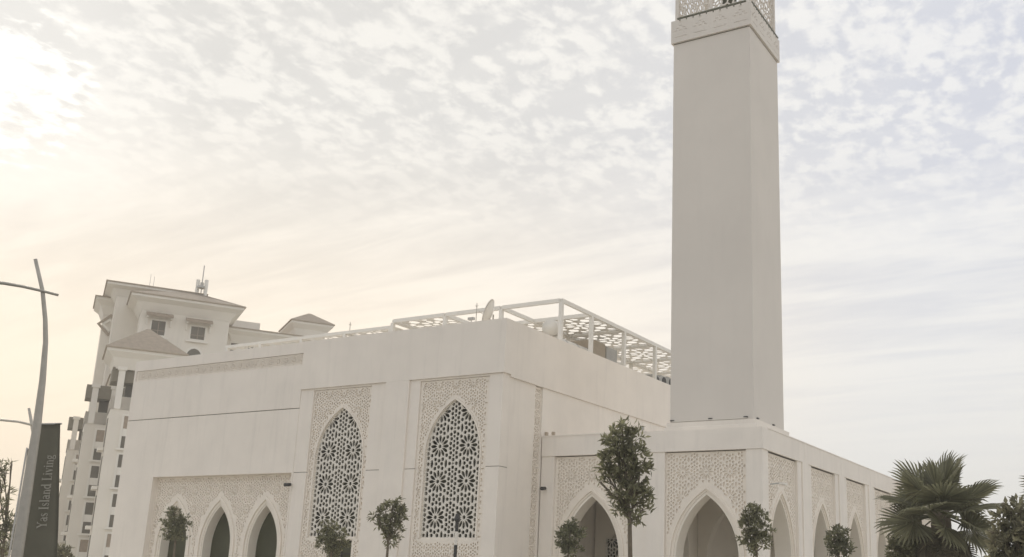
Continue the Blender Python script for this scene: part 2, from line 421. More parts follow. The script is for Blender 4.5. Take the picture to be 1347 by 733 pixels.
# carved panels with lattice windows
def window_panel(a0, a1, cx, door):
    g = PA(0)
    w, zs, rise = 1.22, 5.68, 2.0
    zb = 2.74
    lo = rect(a0, a1, 0.0, 8.44)
    op = arch(cx, w, zs, rise, 14, zb)
    hs = [op]
    if door: hs = [op, rect(door[0], door[1], 0.0+0.02, 2.62)]
    pn = plate('carved_panel', g, lo, hs, -0.42, -0.17, CARVED, hall)
    box('lintel', (a0, a1, 0.072, 0.6, 8.445, 8.515), PLASTER, hall)
    def keep(a, b):
        if b > zb-0.1 and in_arch(a, b, cx, w+0.085, zs, rise+.105): return False
        if b < zb and (a > cx-w-.0 and a < cx+w and b > zb-.12): return False
        if door and door[0]-.12 < a < door[1]+.12 and b < 2.75: return False
        return True
    reg = rect(a0+.05, a1-.05, 0.05, 8.38)
    hs2 = [arch(cx, w+.075, zs, rise+.09, 14, zb-.03)]
    if door: hs2.append(rect(door[0]-.06, door[1]+.06, .02, 2.66))
    plate('carving', g, rect(a0+.004, a1-.004, .004, 8.436), holes(T_REL, 0.78, (cx, 0.45), reg, keep, minarea=.97)+hs2, -0.168, -0.127, CARVED, pn)
    # arch bead
    o = arch(cx, w+.07, zs, rise+.085, 16, zb-.02); i = arch(cx, w+.005, zs, rise+.006, 16, zb-.02)
    tr = plate('arch_trim', g, o+i[::-1], [], -0.20, -0.10, CARVED, hall)
    sc_reg = arch(cx, w-.03, zs, rise-.035, 14, zb+.02)
    scr = plate('lattice_screen', g, arch(cx, w+.003, zs, rise+.004, 16, zb), holes(T_MASH, 1.27, (cx-0.635, zb+0.72), sc_reg, minarea=.12), -0.26, -0.205, SCREEN, hall)
    plate('window_glass', g, rect(cx-w-.2, cx+w+.2, zb-.3, zs+rise+.2), [], -0.78, -0.70, GLASS, hall)
    if door:
        d = plate('door', g, rect(door[0], door[1], .02, 2.62), [], -0.40, -0.34, GLASS, hall)
        dm = MB(); md_ = (door[0]+door[1])/2
        dm.box(md_-.03, md_+.03, 0.30, .338, .03, 2.6); dm.box(door[0], door[1], .302, .337, 2.1, 2.15)
        dm.build('door_frame', BLACK, d)
window_panel(-9.188, -6.172, -7.62, (-7.85, -6.62))
window_panel(-3.798, -0.652, -2.17, None)

# left wing with the three door arches
wy = 0.05
RX0, RX1, RZ = -18.27, -9.97, 5.2
outl = [(-20.53, 0), (-20.53, 7.755), (-9.902, 7.755), (-9.902, 0), (RX1, 0), (RX1, RZ), (RX0, RZ), (RX0, 0)]
plate('wing_wall', PA(wy), outl, [], -0.50, 0.0, PLASTER, hall)
box('joint_backing', (-20.5, -9.905, wy+.05, .5, 7.753, 7.792), DARK, hall)
plate('wing_wall', PA(wy), rect(-20.53, -9.902, 7.79, TOP), [rect(-20.40, -9.96, 9.56, 10.04)], -0.45, 0.0, PLASTER, hall)
fb = plate('frieze', PA(wy), rect(-20.39, -9.97, 9.57, 10.03), [], -0.4, -0.075, CARVED, hall)
plate('carving', PA(wy), rect(-20.385, -9.975, 9.575, 10.025), holes(T_REL, 0.45, (-15, 9.8), rect(-20.35, -10.0, 9.60, 10.0), minarea=.97), -0.074, -0.037, CARVED, fb)
yr = wy+0.32
cxs = (-16.82, -14.16, -11.50)
outl = [(RX0-.15, 0), (RX0-.15, RZ+.15), (RX1+.06, RZ+.15), (RX1+.06, 0)]
ar = []
for c in cxs[::-1]: ar += arch(c, 0.92, 2.3, 1.80, 12, 0.0)[::-1]
bk = plate('recess_wall', PA(yr), outl+ar, [], -0.35, 0.0, CARVED, hall)
def keepw(a, b): return not any(in_arch(a, b, c, 1.20, 2.3, 2.2) for c in cxs)
outl2 = [(RX0+.004, 0.0), (RX0+.004, RZ-.004), (RX1-.004, RZ-.004), (RX1-.004, 0.0)]; ar = []
for c in cxs[::-1]: ar += arch(c, 1.10, 2.3, 2.03, 12, 0.0)[::-1]
plate('carving', PA(yr), outl2+ar, holes(T_REL, 0.80, (-14.16, 0.6), rect(RX0+.05, RX1-.05, 0.05, RZ-.05), keepw, minarea=.97), 0.002, 0.043, CARVED, bk)
for c in cxs:
    plate('arch_trim', PA(yr), band_arch(c, 1.095, 0.985, 2.3, 1.89), [], -0.02, 0.085, CARVED, hall)
    plate('arch_trim', PA(yr), band_arch(c, 0.98, 0.87, 2.3, 1.75), [], -0.40, 0.03, INNER, hall)
    plate('arch_reveal', PA(yr), band_arch(c, 0.875, 0.80, 2.3, 1.66), [], -0.75, 0.0, INNER, hall)
    g = plate('arched_door', PA(yr), arch(c, 0.86, 2.3, 1.74, 12, 0.0), [], -0.70, -0.62, GLASS, hall)
    fr = MB()
    for dx in (-.42, 0.0, .42): fr.box(c+dx-.025, c+dx+.025, yr+.57, yr+.619, 0, 3.2 if dx else 3.9)
    fr.box(c-.8, c+.8, yr+.575, yr+.618, 2.5, 2.56)
    fr.build('door_frame', mat('bronze_frame', (0.10, 0.095, 0.07), 0.5), g)
    random.seed(int(-c*10))
    for k in range(7):
        x = c-.66+k*.22
        cu_ = MB(); cu_.tube([(x+random.uniform(-.03, .03), yr+.605, 0.02), (x, yr+.605, random.uniform(2.6, 3.2))], .028, 6)
        cu_.build('door_pull_bar' if False else 'curtain_fold', mat('curtain', (0.27, 0.255, 0.17), 0.9, .3, 6), g)

# ------------------------------------------------------------------ arcade wing
arc = thing('arcade_wing', 'low cream arcade with pointed arches and carved spandrels below the minaret', 'arcade', (4.3, 10, 0))
AY, AX, ZL, ZP = 2.74, 8.58, 5.83, 6.55
def bay(g, a0, a1, cx, w=1.36, zs=2.25, rise=2.30, inner=0.30):
    k = w; wi = w-0.16
    opn = arch(cx, w-.05, zs, rise, 14, 0.0)
    pn = plate('carved_panel', g, [(a0, 0), (a0, ZL-.03), (a1, ZL-.03), (a1, 0)]+opn[::-1], [], -0.45, -0.14, CARVED, arc)
    kp = lambda a, b: not in_arch(a, b, cx, w+.10, zs, rise+.20)
    oo = arch(cx, w, zs, rise+.06, 14, 0.0)
    kp2 = lambda a, b: (abs(a-cx) < (a1-a0)/2)
    plate('carving', g, [(a0+.004, 0), (a0+.004, ZL-.034), (a1-.004, ZL-.034), (a1-.004, 0)]+oo[::-1],
          holes(T_REL, 0.86, (cx, ZL-0.72), rect(a0+.04, a1-.04, 0.05, ZL-.07), kp, minarea=.97), -0.139, -0.097, CARVED, pn)
    plate('arch_trim', g, band_arch(cx, w+.0, w-.055, zs, rise), [], -0.17, -0.055, CARVED, arc)
    plate('arch_trim', g, band_arch(cx, w-.058, w-.15, zs, rise-.08), [], -0.5, -0.11, CARVED, arc)
    plate('arch_reveal', g, band_arch(cx, w-.148, w-.23, zs, rise-.19), [], -0.75, -0.14, INNER, arc)
gA = PA(AY); gB = PB(AX)
def wallbox(g, a0, a1, b0, b1, c0, c1, name='pier', mt=None):
    P1 = g(a0, b0, c0); P2 = g(a1, b1, c1)
    return box(name, (min(P1[0], P2[0]), max(P1[0], P2[0]), min(P1[1], P2[1]), max(P1[1], P2[1]), b0, b1), mt or PLASTER2, arc)
# front: section beside the hall, then the corner block a little proud
bay(PA(AY), 0.552, 3.70, 2.10)
wallbox(gA, 0.0, 0.55, 0, ZL-.004, -0.5, 0.0); wallbox(gA, 3.702, 4.348, 0, ZL-.004, -0.5, 0.0)
wallbox(gA, 0.0, 4.34, ZL, ZP, -0.5, 0.035, 'parapet')
wallbox(gA, 0.0, 4.34, ZP+.003, ZP+.045, -0.52, 0.055, 'coping')
gA2 = PA(AY-0.05)
bay(gA2, 5.06, 8.02, 6.56)
wallbox(gA2, 4.352, 5.058, 0, ZL-.004, -0.5, 0.0); 
wallbox(gA2, 8.022, AX, 0, ZL-.004, -0.53, 0.0)
wallbox(gA2, 4.345, AX+.035, ZL, ZP, -0.5, 0.035, 'parapet')
# right side
pan = [(3.29, 6.34), (7.97, 11.05), (12.69, 15.68), (17.30, 20.38)]
edges = [3.224]
for i, (p0, p1) in enumerate(pan):
    bay(gB, p0, p1, (p0+p1)/2)
    nx = pan[i+1][0] if i+1 < len(pan) else 21.6
    wallbox(gB, p1+.002, nx-.002, 0, ZL-.004, -0.5, 0.0)
    # raised flat strip down the middle of each pier
    mid = (p1+nx)/2
    wallbox(gB, mid-.36, mid+.36, 0, ZL-.006, 0.002, 0.05, 'pilaster')
wallbox(gB, 3.226, 3.288, 0, ZL-.004, -0.5, -0.001)
ys = [3.19, 7.15, 11.87, 16.5, 21.6]
for i in range(4):
    wallbox(gB, ys[i]+(.004 if i else 0.004), ys[i+1]-.012, ZL, ZP, -0.5, 0.034, 'parapet')
    wallbox(gB, ys[i]+.03, ys[i+1]-.05, ZP+.003, ZP+.04, -0.52, 0.05, 'coping')
wallbox(gB, 3.3, 21.55, ZL, ZP-.01, -0.45, -0.06, 'parapet_core')
# far end block that steps forward again
gE = PA(21.6)
wallbox(gE, 8.60, 9.12, 0, ZL-.05, -0.5, 0.0); wallbox(gE, 9.122, 10.3, 0, ZL-.05, -0.5, -0.1, 'recess_wall', CARVED); wallbox(gE, 8.3, 10.4, ZL-.045, ZP, -0.5, 0.04, 'parapet')
box('rear_block', (8.6, 10.28, 22.15, 26, 0, ZP-.1), PLASTER2, arc)
# inside the arcade
box('ceiling', (0.01, AX-.5, AY+.46, 7.0, 5.30, 5.5), INNER, arc)
box('ceiling', (4.2, AX-.5, 7.004, 22, 5.30, 5.5), INNER, arc)
box('roof_slab', (0.01, AX-.46, AY+.46, 22, 5.9, 6.05), PLASTER2, arc)
inner_wall_y = 6.9
wn = onp(764, 700, 1, inner_wall_y); nx_ = wn[0]
plate('inner_wall', PA(inner_wall_y), [(0.02, 0), (0.02, 5.296), (4.2, 5.296), (4.2, 0)]+arch(1.75, 1.1, 2.3, 1.7, 12, 0)[::-1], [], -0.3, 0.0, INNER, arc)
plate('niche', PA(inner_wall_y), rect(.3, 3.2, 0, 4.6), [], -0.75, -0.65, INNER, arc)
lw = onp(806, 722, 1, inner_wall_y)
nsr = rect(lw[0]-.25, lw[0]+.55, 1.0, 3.05)
lwn = plate('lattice_screen', PA(inner_wall_y), nsr, holes(T_MASH, 1.0, (lw[0], 2.0), rect(lw[0]-.22, lw[0]+.52, 1.03, 3.02)), 0.06, 0.12, SCREEN, arc)
plate('backing', PA(inner_wall_y), rect(lw[0]-.22, lw[0]+.52, 1.02, 3.03), [], 0.005, 0.03, GLASS, lwn)
box('inner_wall', (4.2, 4.45, 7.2, 22, 0, 5.295), INNER, arc)
box('inner_pier', (3.95, 4.45, 6.3, 7.196, 0, 5.294), INNER, arc)
def diaphragm(g, a0, a1, c0, c1):
    cx = (a0+a1)/2; w = (a1-a0)/2-.35
    plate('diaphragm_arch', g, [(a0, 0), (a0, 5.295), (a1, 5.295), (a1, 0)]+arch(cx, w, 2.3, 2.3, 12, 0)[::-1], [], c0, c1, INNER, arc)
diaphragm(PB(4.35), AY+.52, 6.28, -.2, .2)
for yy in (7.1, 11.87, 16.5, 21.2): diaphragm(PA(yy), 4.47, AX-.52, -.2, .2)

# ------------------------------------------------------------------ minaret
MX0, MX1, MY0, MY1 = 5.0, 8.13, 3.19, 6.30
mn = thing('minaret', 'tall square plain minaret with lattice gallery at its top', 'minaret', ((MX0+MX1)/2, (MY0+MY1)/2, 0))
bevel(box('plinth', (MX0-.16, MX1+.17, MY0-.17, MY1+.75, 5.6, 6.72), PLASTER2, mn), .015)
box('plinth_step', (MX0-.09, MX1+.09, MY0-.09, MY1+.3, 6.723, 6.90), PLASTER2, mn)
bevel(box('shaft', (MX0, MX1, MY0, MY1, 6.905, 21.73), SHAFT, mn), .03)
lb = MB(); lb.box(MX0+.12, MX1-.25, MY0-.045, MY0-.004, 6.93, 6.965); lb.build('light_rail', SCREEN, mn)
for x in (MX0+.1, MX0+1.55, MX1-.28): box('rail_bracket', (x-.07, x+.07, MY0-.06, MY0-.003, 6.968, 7.0), BLACK, mn)
for y in (MY0+.3, MY0+1.9): box('rail_bracket', (MX1+.003, MX1+.06, y-.07, y+.07, 6.94, 6.98), BLACK, mn)
box('band_shadow_gap', (MX0+.02, MX1-.02, MY0+.02, MY1-.02, 21.731, 21.76), DARK, mn)
# band with small sunk cross motifs
def band(g, a0, a1, c):
    hs = []
    n = 4; w = (a1-a0)/n
    for i in range(n):
        x = a0+w*(i+.5)
        for dx, dz in ((-.13, 0), (.13, 0), (0, .10), (0, -.10), (-.22, -.1), (.22, -.1)):
            hs.append(rect(x+dx-.055, x+dx+.055, 22.36+dz-.02, 22.36+dz+.02))
        hs.append(rect(x-.25, x+.25, 21.98, 22.0))
        hs.append(rect(x-.05, x+.05, 22.60, 22.635))
    plate('band_face', g, rect(a0, a1, 21.762, 22.72), hs, 0.0, 0.014, SHAFT, mn)
e = 0.06
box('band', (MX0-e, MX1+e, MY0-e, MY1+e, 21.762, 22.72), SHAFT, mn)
band(PA(MY0-e-.001), MX0-e-.012, MX1+e+.012, 0); band(PB(MX1+e+.001), MY0-e, MY1+e, 0)
band(PBm(MX0-e-.001), MY0-e, MY1+e, 0); band(PAm(MY1+e+.001), MX0-e-.012, MX1+e+.012, 0)
# rail and gallery screens
GZ0, GZ1 = 22.74, 26.4
i_ = 0.10
rl = MB(); q = .02
for (x0, x1, y0, y1) in ((MX0+.18, MX1-.12, MY0-e-.02, MY0-e+.05), (MX1+e-.05, MX1+e+.02, MY0+.12, MY1-.05)):
    rl.box(x0, x1, y0, y1, 22.77, 22.82)
for k in range(10):
    x = MX0+.3+k*.28; rl.box(x-.02, x+.02, MY0-e-.025, MY0-e-.003+.02, 22.66, 22.769)
    y = MY0+.25+k*.28; rl.box(MX1+e-.015, MX1+e+.028, y-.02, y+.02, 22.66, 22.769)
rl.build('rail', mat('olive_rail', (0.12, 0.12, 0.075), .5), mn)
for name, g, a0, a1 in (('gallery_screen', PA(MY0+i_), MX0+.12, MX1-.12), ('gallery_screen', PB(MX1-i_), MY0+.12, MY1-.12), ('gallery_screen', PBm(MX0+i_), MY0+.12, MY1-.12), ('gallery_screen', PAm(MY1-i_), MX0+.12, MX1-.12)):
    plate(name, g, rect(a0, a1, GZ0, GZ1), holes(T_GAL, 1.02, ((a0+a1)/2, GZ0+.35), rect(a0+.05, a1-.05, GZ0+.06, GZ1-.06), minarea=.3), -0.03, 0.0, SHAFT, mn)
for x, y in ((MX0+.12, MY0+.12), (MX1-.12, MY0+.12), (MX0+.12, MY1-.12), (MX1-.12, MY1-.12)):
    box('gallery_post', (x-.075, x+.075, y-.075, y+.075, 22.722, 26.6), SHAFT, mn)
box('gallery_post', ((MX0+MX1)/2-.05, (MX0+MX1)/2+.05, MY0+.03, MY0+.09, 22.722, 26.6), SHAFT, mn)
xx = onp(959, 2, 1, MY0+1.2)[0]
box('gallery_core', (xx-.2, xx+.2, MY0+1.0, MY0+1.5, 22.722, 26.6), GLASS, mn)
for b_ in ((MX0-.05, MX1+.05, MY0-.05, MY0+.25), (MX0-.05, MX1+.05, MY1-.25, MY1+.05), (MX0-.05, MX0+.25, MY0+.251, MY1-.251), (MX1-.25, MX1+.05, MY0+.251, MY1-.251)):
    box('gallery_ring_beam', (*b_, 26.61, 27.0), SHAFT, mn)

# ------------------------------------------------------------------ roof pergola
pg = thing('roof_pergola', 'white steel pergola with lattice sheets on the hall roof', 'pergola', (-9, 15, 9.86))
PZ0, PZ1 = 12.17, 12.33
ysb = [4.2, 6.65, 9.6, 12.75, 15.9, 19.0, 22.1]
xsb = [-0.3, -3.2, -6.1, -9.0]
for x in xsb:
    box('beam', (x-.06, x+.06, ysb[0], ysb[-1]+.1, PZ0+.002, PZ1-.002), WHITE_STEEL, pg)
for i, y in enumerate(ysb):
    for a, b in zip(xsb[1:], xsb[:-1]): box('beam', (a+.061, b-.061, y-.06, y+.06, PZ0, PZ1), WHITE_STEEL, pg)
for i, y in enumerate(ysb):
    for x in xsb:
        if i in (0,) or x == -0.3 or (i % 2 == 0): box('post', (x-.075, x+.075, y-.075, y+.075, 9.86, PZ0), WHITE_STEEL, pg)
for i in range(1, 6):
    for a, b in zip(xsb[1:], xsb[:-1]):
        plate('lattice_sheet', PH(12.25), rect(a+.085, b-.085, ysb[i]+.085, ysb[i+1]-.085), holes(T_PERG, 1.37, ((a+b)/2, (ysb[i]+ysb[i+1])/2), rect(a+.13, b-.13, ysb[i]+.13, ysb[i+1]-.13)), -0.008, 0.008, WHITE_STEEL, pg)
plate('lattice_sheet', PH(12.25), rect(-9.0+.085, -6.1-.085, ysb[0]+.085, ysb[1]-.085), holes(T_PERG, 1.37, (-7.55, 5.4), rect(-8.87, -6.23, 4.33, 6.52)), -0.008, 0.008, WHITE_STEEL, pg)
pg2 = thing('roof_pergola', 'lower white steel pergola on the roof above the three door arches', 'pergola', (-15, 8, 9.86))
L2 = [-9.2, -11.9, -14.6, -17.3, -19.6]; y2 = [4.3, 7.2, 10.2]
for y in y2: box('beam', (-19.7, -9.1, y-.06, y+.06, 11.95, 12.09), WHITE_STEEL, pg2)
for x in L2:
    for a, b in zip(y2[:-1], y2[1:]): box('beam', (x-.06, x+.06, a+.061, b-.061, 11.951, 12.088), WHITE_STEEL, pg2)
    for y in y2: box('post', (x-.07, x+.07, y-.07, y+.07, 9.86, 11.949), WHITE_STEEL, pg2)
for a, b in zip(L2[1:], L2[:-1]):
    for c, d in zip(y2[:-1], y2[1:]):
        plate('lattice_sheet', PH(12.0), rect(a+.065, b-.065, c+.065, d-.065), holes(T_PERG, 1.3, ((a+b)/2, (c+d)/2), rect(a+.1, b-.1, c+.1, d-.1)), -0.008, 0.008, WHITE_STEEL, pg2)

# ------------------------------------------------------------------ roof plant
def dish_mesh(par, centre, aim, r, depth):
    v = []; f = []; nr, na = 5, 20
    q = Vector(aim).to_track_quat('Z', 'Y')
    for side in (0, 1):
        for i in range(nr+1):
            for k in range(na):
                rr = r*i/nr; p = Vector((rr*math.cos(2*math.pi*k/na), rr*math.sin(2*math.pi*k/na)*1.12, depth*(i/nr)**2-side*.02))
                v.append(Vector(centre)+q @ p)
    for s in (0, 1):
        o = s*(nr+1)*na
        for i in range(nr):
            for k in range(na): f.append((o+i*na+k, o+i*na+(k+1) % na, o+(i+1)*na+(k+1) % na, o+(i+1)*na+k))
    o = (nr+1)*na
    for k in range(na): f.append((nr*na+k, nr*na+(k+1) % na, o+nr*na+(k+1) % na, o+nr*na+k))
    return mesh('reflector', v, f, WHITE_STEEL, par, True)
dp = onp(646, 411, 1, 2.2)
dsh = thing('satellite_dish', 'satellite dish seen edge-on at the parapet of the hall', 'satellite dish', (dp[0], dp[1], 9.85))
dish_mesh(dsh, (dp[0], dp[1], dp[2]-.05), (-0.95, -0.35, 0.35), 0.50, 0.14)
t = MB(); t.tube([(dp[0]+.1, dp[1]+.02, 9.85), (dp[0]+.1, dp[1]+.02, dp[2]-.1)], .03); t.build('mast', GALV, dsh)
t = MB(); t.tube([(dp[0], dp[1], dp[2]-.3), (dp[0]-.45, dp[1]-.2, dp[2]+.05)], .012); t.build('feed_arm', GALV, dsh)
def mast(px, py, y, label):
    p = onp(px, py, 1, y); o = thing('antenna_mast', label, 'antenna', (p[0], p[1], 9.85))
    t = MB(); t.tube([(p[0], p[1], 9.85), p], .018, 6); t.build('pole', GALV, o)
    t = MB(); t.tube([(p[0]-.08, p[1], p[2]-.1), (p[0]+.08, p[1], p[2]-.1)], .008, 5); t.tube([(p[0], p[1]-.08, p[2]-.14), (p[0], p[1]+.08, p[2]-.14)], .008, 5); t.build('cross_arm', GALV, o)
mast(627.5, 399, 3.2, 'thin antenna mast with cross arm beside the satellite dish')
mast(461, 424, 5.5, 'thin antenna mast rising through the lower roof pergola')
p = onp(620, 419.5, 1, 1.2); o = thing('roof_floodlight', 'small dark floodlight on a stub behind the parapet near the dish', 'floodlight', (p[0], p[1], 9.85))
t = MB(); t.tube([(p[0], p[1], 9.85), (p[0], p[1], p[2]-.05)], .02, 6); t.build('stub', GREY, o)
box('lamp_head', (p[0]-.13, p[0]+.13, p[1]-.06, p[1]+.06, p[2]-.05, p[2]+.05), GREY, o)
# air handling unit (tan end, grey flank)
a = onp(780, 460, 0, -1.5); b = onp(797, 460, 0, -1.5); c = onp(811, 470, 0, -1.5)
zt = onp(788, 449, 0, -1.5)[2]
ac = thing('air_handling_unit', 'tan and grey box-shaped air handling unit beneath the pergola', 'air conditioner', (-1.8, (a[1]+b[1])/2, 9.85))
bevel(box('casing', (-3.6, -1.5, a[1], b[1], 10.0, zt), TAN, ac), .06)
bevel(box('fan_section', (-3.4, -1.45, b[1]+.003, c[1], 10.0, zt-.08), GREY, ac), .05)
for y in (a[1]+.1, c[1]-.1):
    box('foot', (-1.7, -1.55, y-.06, y+.06, 9.85, 10.0), BLACK, ac); box('foot', (-3.4, -3.25, y-.06, y+.06, 9.85, 10.0), BLACK, ac)
for k in range(7): box('louvre', (-1.448, -1.435, b[1]+.15, c[1]-.15, 10.3+k*.13, 10.36+k*.13), GREY, ac)
a = onp(740, 455, 0, -1.6); b = onp(774, 462, 0, -1.6); zt = onp(755, 450, 0, -1.6)[2]
du = thing('roof_duct', 'pale round air duct lying on black feet beneath the pergola', 'duct', (-1.9, (a[1]+b[1])/2, 9.85))
t = MB(); rr = max(.3, (zt-10.05)/2); t.tube([(-1.95, a[1]-.2, 10.1+rr), (-1.95, b[1], 10.1+rr)], rr, 20); t.build('tube', WHITE_STEEL, du, True)
for y in (a[1]+.1, (a[1]+b[1])/2, b[1]-.1):
    t = MB(); t.tube([(-1.95, y-.02, 10.1+rr), (-1.95, y+.02, 10.1+rr)], rr+.02, 20); t.build('collar', GREY, du, True)
    box('foot', (-1.55, -1.45, y-.03, y+.03, 9.85, 10.5), BLACK, du); box('foot', (-2.4, -2.3, y-.03, y+.03, 9.85, 10.3), BLACK, du)
p = onp(730, 438, 0, -2.2)
cw = thing('ventilation_cowl', 'white curved ventilation cowl beside the first pergola post', 'vent', (p[0], p[1], 9.85))
t = MB(); t.tube([(p[0], p[1], 9.85), (p[0], p[1], p[2]-.35), (p[0]+.05, p[1]-.1, p[2]-.05), (p[0]+.15, p[1]-.4, p[2]+.1), (p[0]+.2, p[1]-.75, p[2]+.02)], [.3, .3, .31, .34, .36], 16); t.build('elbow', WHITE_STEEL, cw, True)
for i, (px, py) in enumerate(((862, 500), (871, 501), (880, 503))):
    p = onp(px, py, 0, -0.9)
    o = thing('condenser_unit', 'small grey condenser with round black fan under the far pergola bays beside the minaret', 'air conditioner', (p[0], p[1], 9.85), group='condensers under the far pergola bays')
    bevel(box('casing', (p[0]-.35, p[0]+.1, p[1]-.4, p[1]+.4, 9.92, p[2]+.22), GREY, o), .03)
    box('foot', (p[0]-.3, p[0]+.05, p[1]-.35, p[1]-.25, 9.85, 9.919), BLACK, o); box('foot', (p[0]-.3, p[0]+.05, p[1]+.25, p[1]+.35, 9.85, 9.919), BLACK, o)
    t = MB(); t.tube([(p[0]+.1, p[1], p[2]-.05), (p[0]+.125, p[1], p[2]-.05)], .22, 14); t.build('fan_grille', BLACK, o)

# ------------------------------------------------------------------ small wall fittings
def cctv(pt, out, label):
    o = thing('security_camera', label, 'camera', pt)
    x, y, z = pt
    t = MB(); t.tube([(x, y, z), (x+out[0]*.12, y+out[1]*.12, z)], .04, 8); t.build('bracket', WHITE_STEEL, o)
    t = MB(); t.tube([(x+out[0]*.06, y+out[1]*.06, z-.02), (x+out[0]*.3, y+out[1]*.3, z-.05)], .065, 10); t.build('housing', BLACK, o, True)
cctv(tuple(onp(718, 642, 1, AY)), (0, -1), 'small black security camera on the narrow pier between hall and arcade')
cctv(tuple(onp(384.5, 637, 1, .02)), (-.4, -1), 'small black security camera beside the three door arches')
p = onp(1013, 637, 0, AX); o = thing('wall_floodlight', 'slim floodlight on an arm on the arcade side wall', 'floodlight', tuple(p))
t = MB(); t.tube([(p[0], p[1], p[2]), (p[0]+.35, p[1]+.15, p[2]+.05)], .025, 6); t.build('arm', GREY, o)
box('lamp_head', (p[0]+.3, p[0]+.46, p[1]+.02, p[1]+.42, p[2]-.01, p[2]+.05), WHITE_STEEL, o)
p = onp(844.5, 573, 1, AY+.2); o = thing('roof_spotlight', 'tiny spotlight on the arcade parapet behind the tall tree', 'floodlight', (p[0], p[1], ZP+.05))
box('lamp_head', (p[0]-.06, p[0]+.06, p[1]-.05, p[1]+.05, ZP+.12, ZP+.24), GREY, o); box('stem', (p[0]-.015, p[0]+.015, p[1]-.015, p[1]+.015, ZP+.05, ZP+.12), GREY, o)
for px in (719, 728):
    p = onp(px, 571, 1, AY+.25); o = thing('roof_spotlight', 'tiny spotlight on the arcade parapet next to the carved strip', 'floodlight', (p[0], p[1], ZP+.05), group='spotlights next to the carved strip')
    box('lamp_head', (p[0]-.05, p[0]+.05, p[1]-.05, p[1]+.05, ZP+.10, ZP+.22), TAN, o); box('stem', (p[0]-.015, p[0]+.015, p[1]-.015, p[1]+.015, ZP+.05, ZP+.1), TAN, o)

# ------------------------------------------------------------------ apartment building
AZ = RAD(57.5); O3 = at(182, 440, 100.0)
ap = thing('apartment_building', 'cream apartment block with tiled hip roofs and stacked balconies behind the mosque', 'building', (O3[0], O3[1], 0), AZ, local=True)
cu_, su_ = math.cos(AZ), math.sin(AZ)
def toloc(p):
    dx, dy = p[0]-O3[0], p[1]-O3[1]; return np.array([dx*cu_+dy*su_, -dx*su_+dy*cu_, p[2]])
CL = toloc(CAM)
def lpx(px, py, ax, val):
    d = ray(px, py); dl = np.array([d[0]*cu_+d[1]*su_, -d[0]*su_+d[1]*cu_, d[2]])
    return CL+dl*(val-CL[ax])/dl[ax]
def lat(px, py, D): return toloc(at(px, py, D))
def eave(u0, u1, v0, v1, z, oh, drop=0.9, rise=1.3, run=None):
    """flared soffit, fascia and low hip roof"""
    def ring(o, zz): return [(u0-o, v0-o, zz), (u1+o, v0-o, zz), (u1+o, v1+o, zz), (u0-o, v1+o, zz)]
    v = ring(.02, z-drop)+ring(oh*.45, z-drop*.42)+ring(oh, z-.22)+ring(oh, z)
    f = []
    for k in range(3):
        for i in range(4): f.append((k*4+i, k*4+(i+1) % 4, k*4+4+(i+1) % 4, k*4+4+i))
    f.append((12, 13, 14, 15))
    so_ = mesh('cornice', v, f, APT2, ap)
    run = run or min(u1-u0, v1-v0)/2+oh-.02
    r2 = ring(oh+.12, z+.004); i_ = run-oh-.12
    top = [(u0-oh-.12+run, v0-oh-.12+run, z+rise), (u1+oh+.12-run, v0-oh-.12+run, z+rise), (u1+oh+.12-run, v1+oh+.12-run, z+rise), (u0-oh-.12+run, v1+oh+.12-run, z+rise)]
    rf = mesh('roof', ring(oh+.12, z+.004)+ring(oh+.12, z+.10)+top, [(3, 2, 1, 0)]+[(a+i, a+(i+1) % 4, a+4+(i+1) % 4, a+4+i) for a in (0, 4) for i in range(4)]+[(8, 9, 10, 11)], TILE, ap)
    return so_, rf
def window(u0, u1, v, z0, z1, hood=True, axis='v', sash=2):
    """a window in a face of constant v (or u): surround, dark panes, sill, hood"""
    def B(a0, a1, d0, d1, b0, b1): return (a0, a1, v+d0, v+d1, b0, b1) if axis == 'v' else (v+d0, v+d1, a0, a1, b0, b1)
    fr = MB()
    t_ = .12
    fr.box(*B(u0-t_, u0, -.06, .04, z0-t_, z1+t_)); fr.box(*B(u1, u1+t_, -.06, .04, z0-t_, z1+t_)); fr.box(*B(u0+.002, u1-.002, -.058, .04, z1, z1+t_)); fr.box(*B(u0+.002, u1-.002, -.058, .04, z0-t_, z0))
    w = fr.build('window', APT2, ap)
    n = sash; s = (u1-u0)/n
    for k in range(n): box('pane', B(u0+k*s+.03, u0+(k+1)*s-.03, -.03, -.005, z0+.03, z1-.03), APGLASS, w)
    bars = MB()
    for k in range(1, n): bars.box(*B(u0+k*s-.03, u0+k*s+.03, -.045, -.002, z0, z1))
    bars.box(*B(u0, u1, -.044, -.003, z0+(z1-z0)*.3, z0+(z1-z0)*.3+.05)); bars.build('glazing_bar', SHADE, w)
    box('sill', B(u0-.35, u1+.35, -.22, -.061, z0-.3, z0-.16), APT2, w)
    if hood:
        if axis == 'v':
            hv = [(u0-.55, v-.02, z1+.75), (u1+.55, v-.02, z1+.75), (u1+.55, v-.75, z1+.42), (u0-.55, v-.75, z1+.42), (u0-.55, v-.02, z1+.62), (u1+.55, v-.02, z1+.62), (u1+.55, v-.75, z1+.26), (u0-.55, v-.75, z1+.26)]
            mesh('awning', hv, [(0, 1, 2, 3), (7, 6, 5, 4), (3, 2, 6, 7), (0, 3, 7, 4), (1, 5, 6, 2)], SHADE, w)
            for x in (u0-.42, u1+.42): 
                q = MB(); q.box(x-.06, x+.06, v-.6, v-.02, z1+.12, z1+.26); q.box(x-.06, x+.06, v-.14, v-.021, z1-.5, z1+.119); q.build('bracket', APT2, w)
    return w
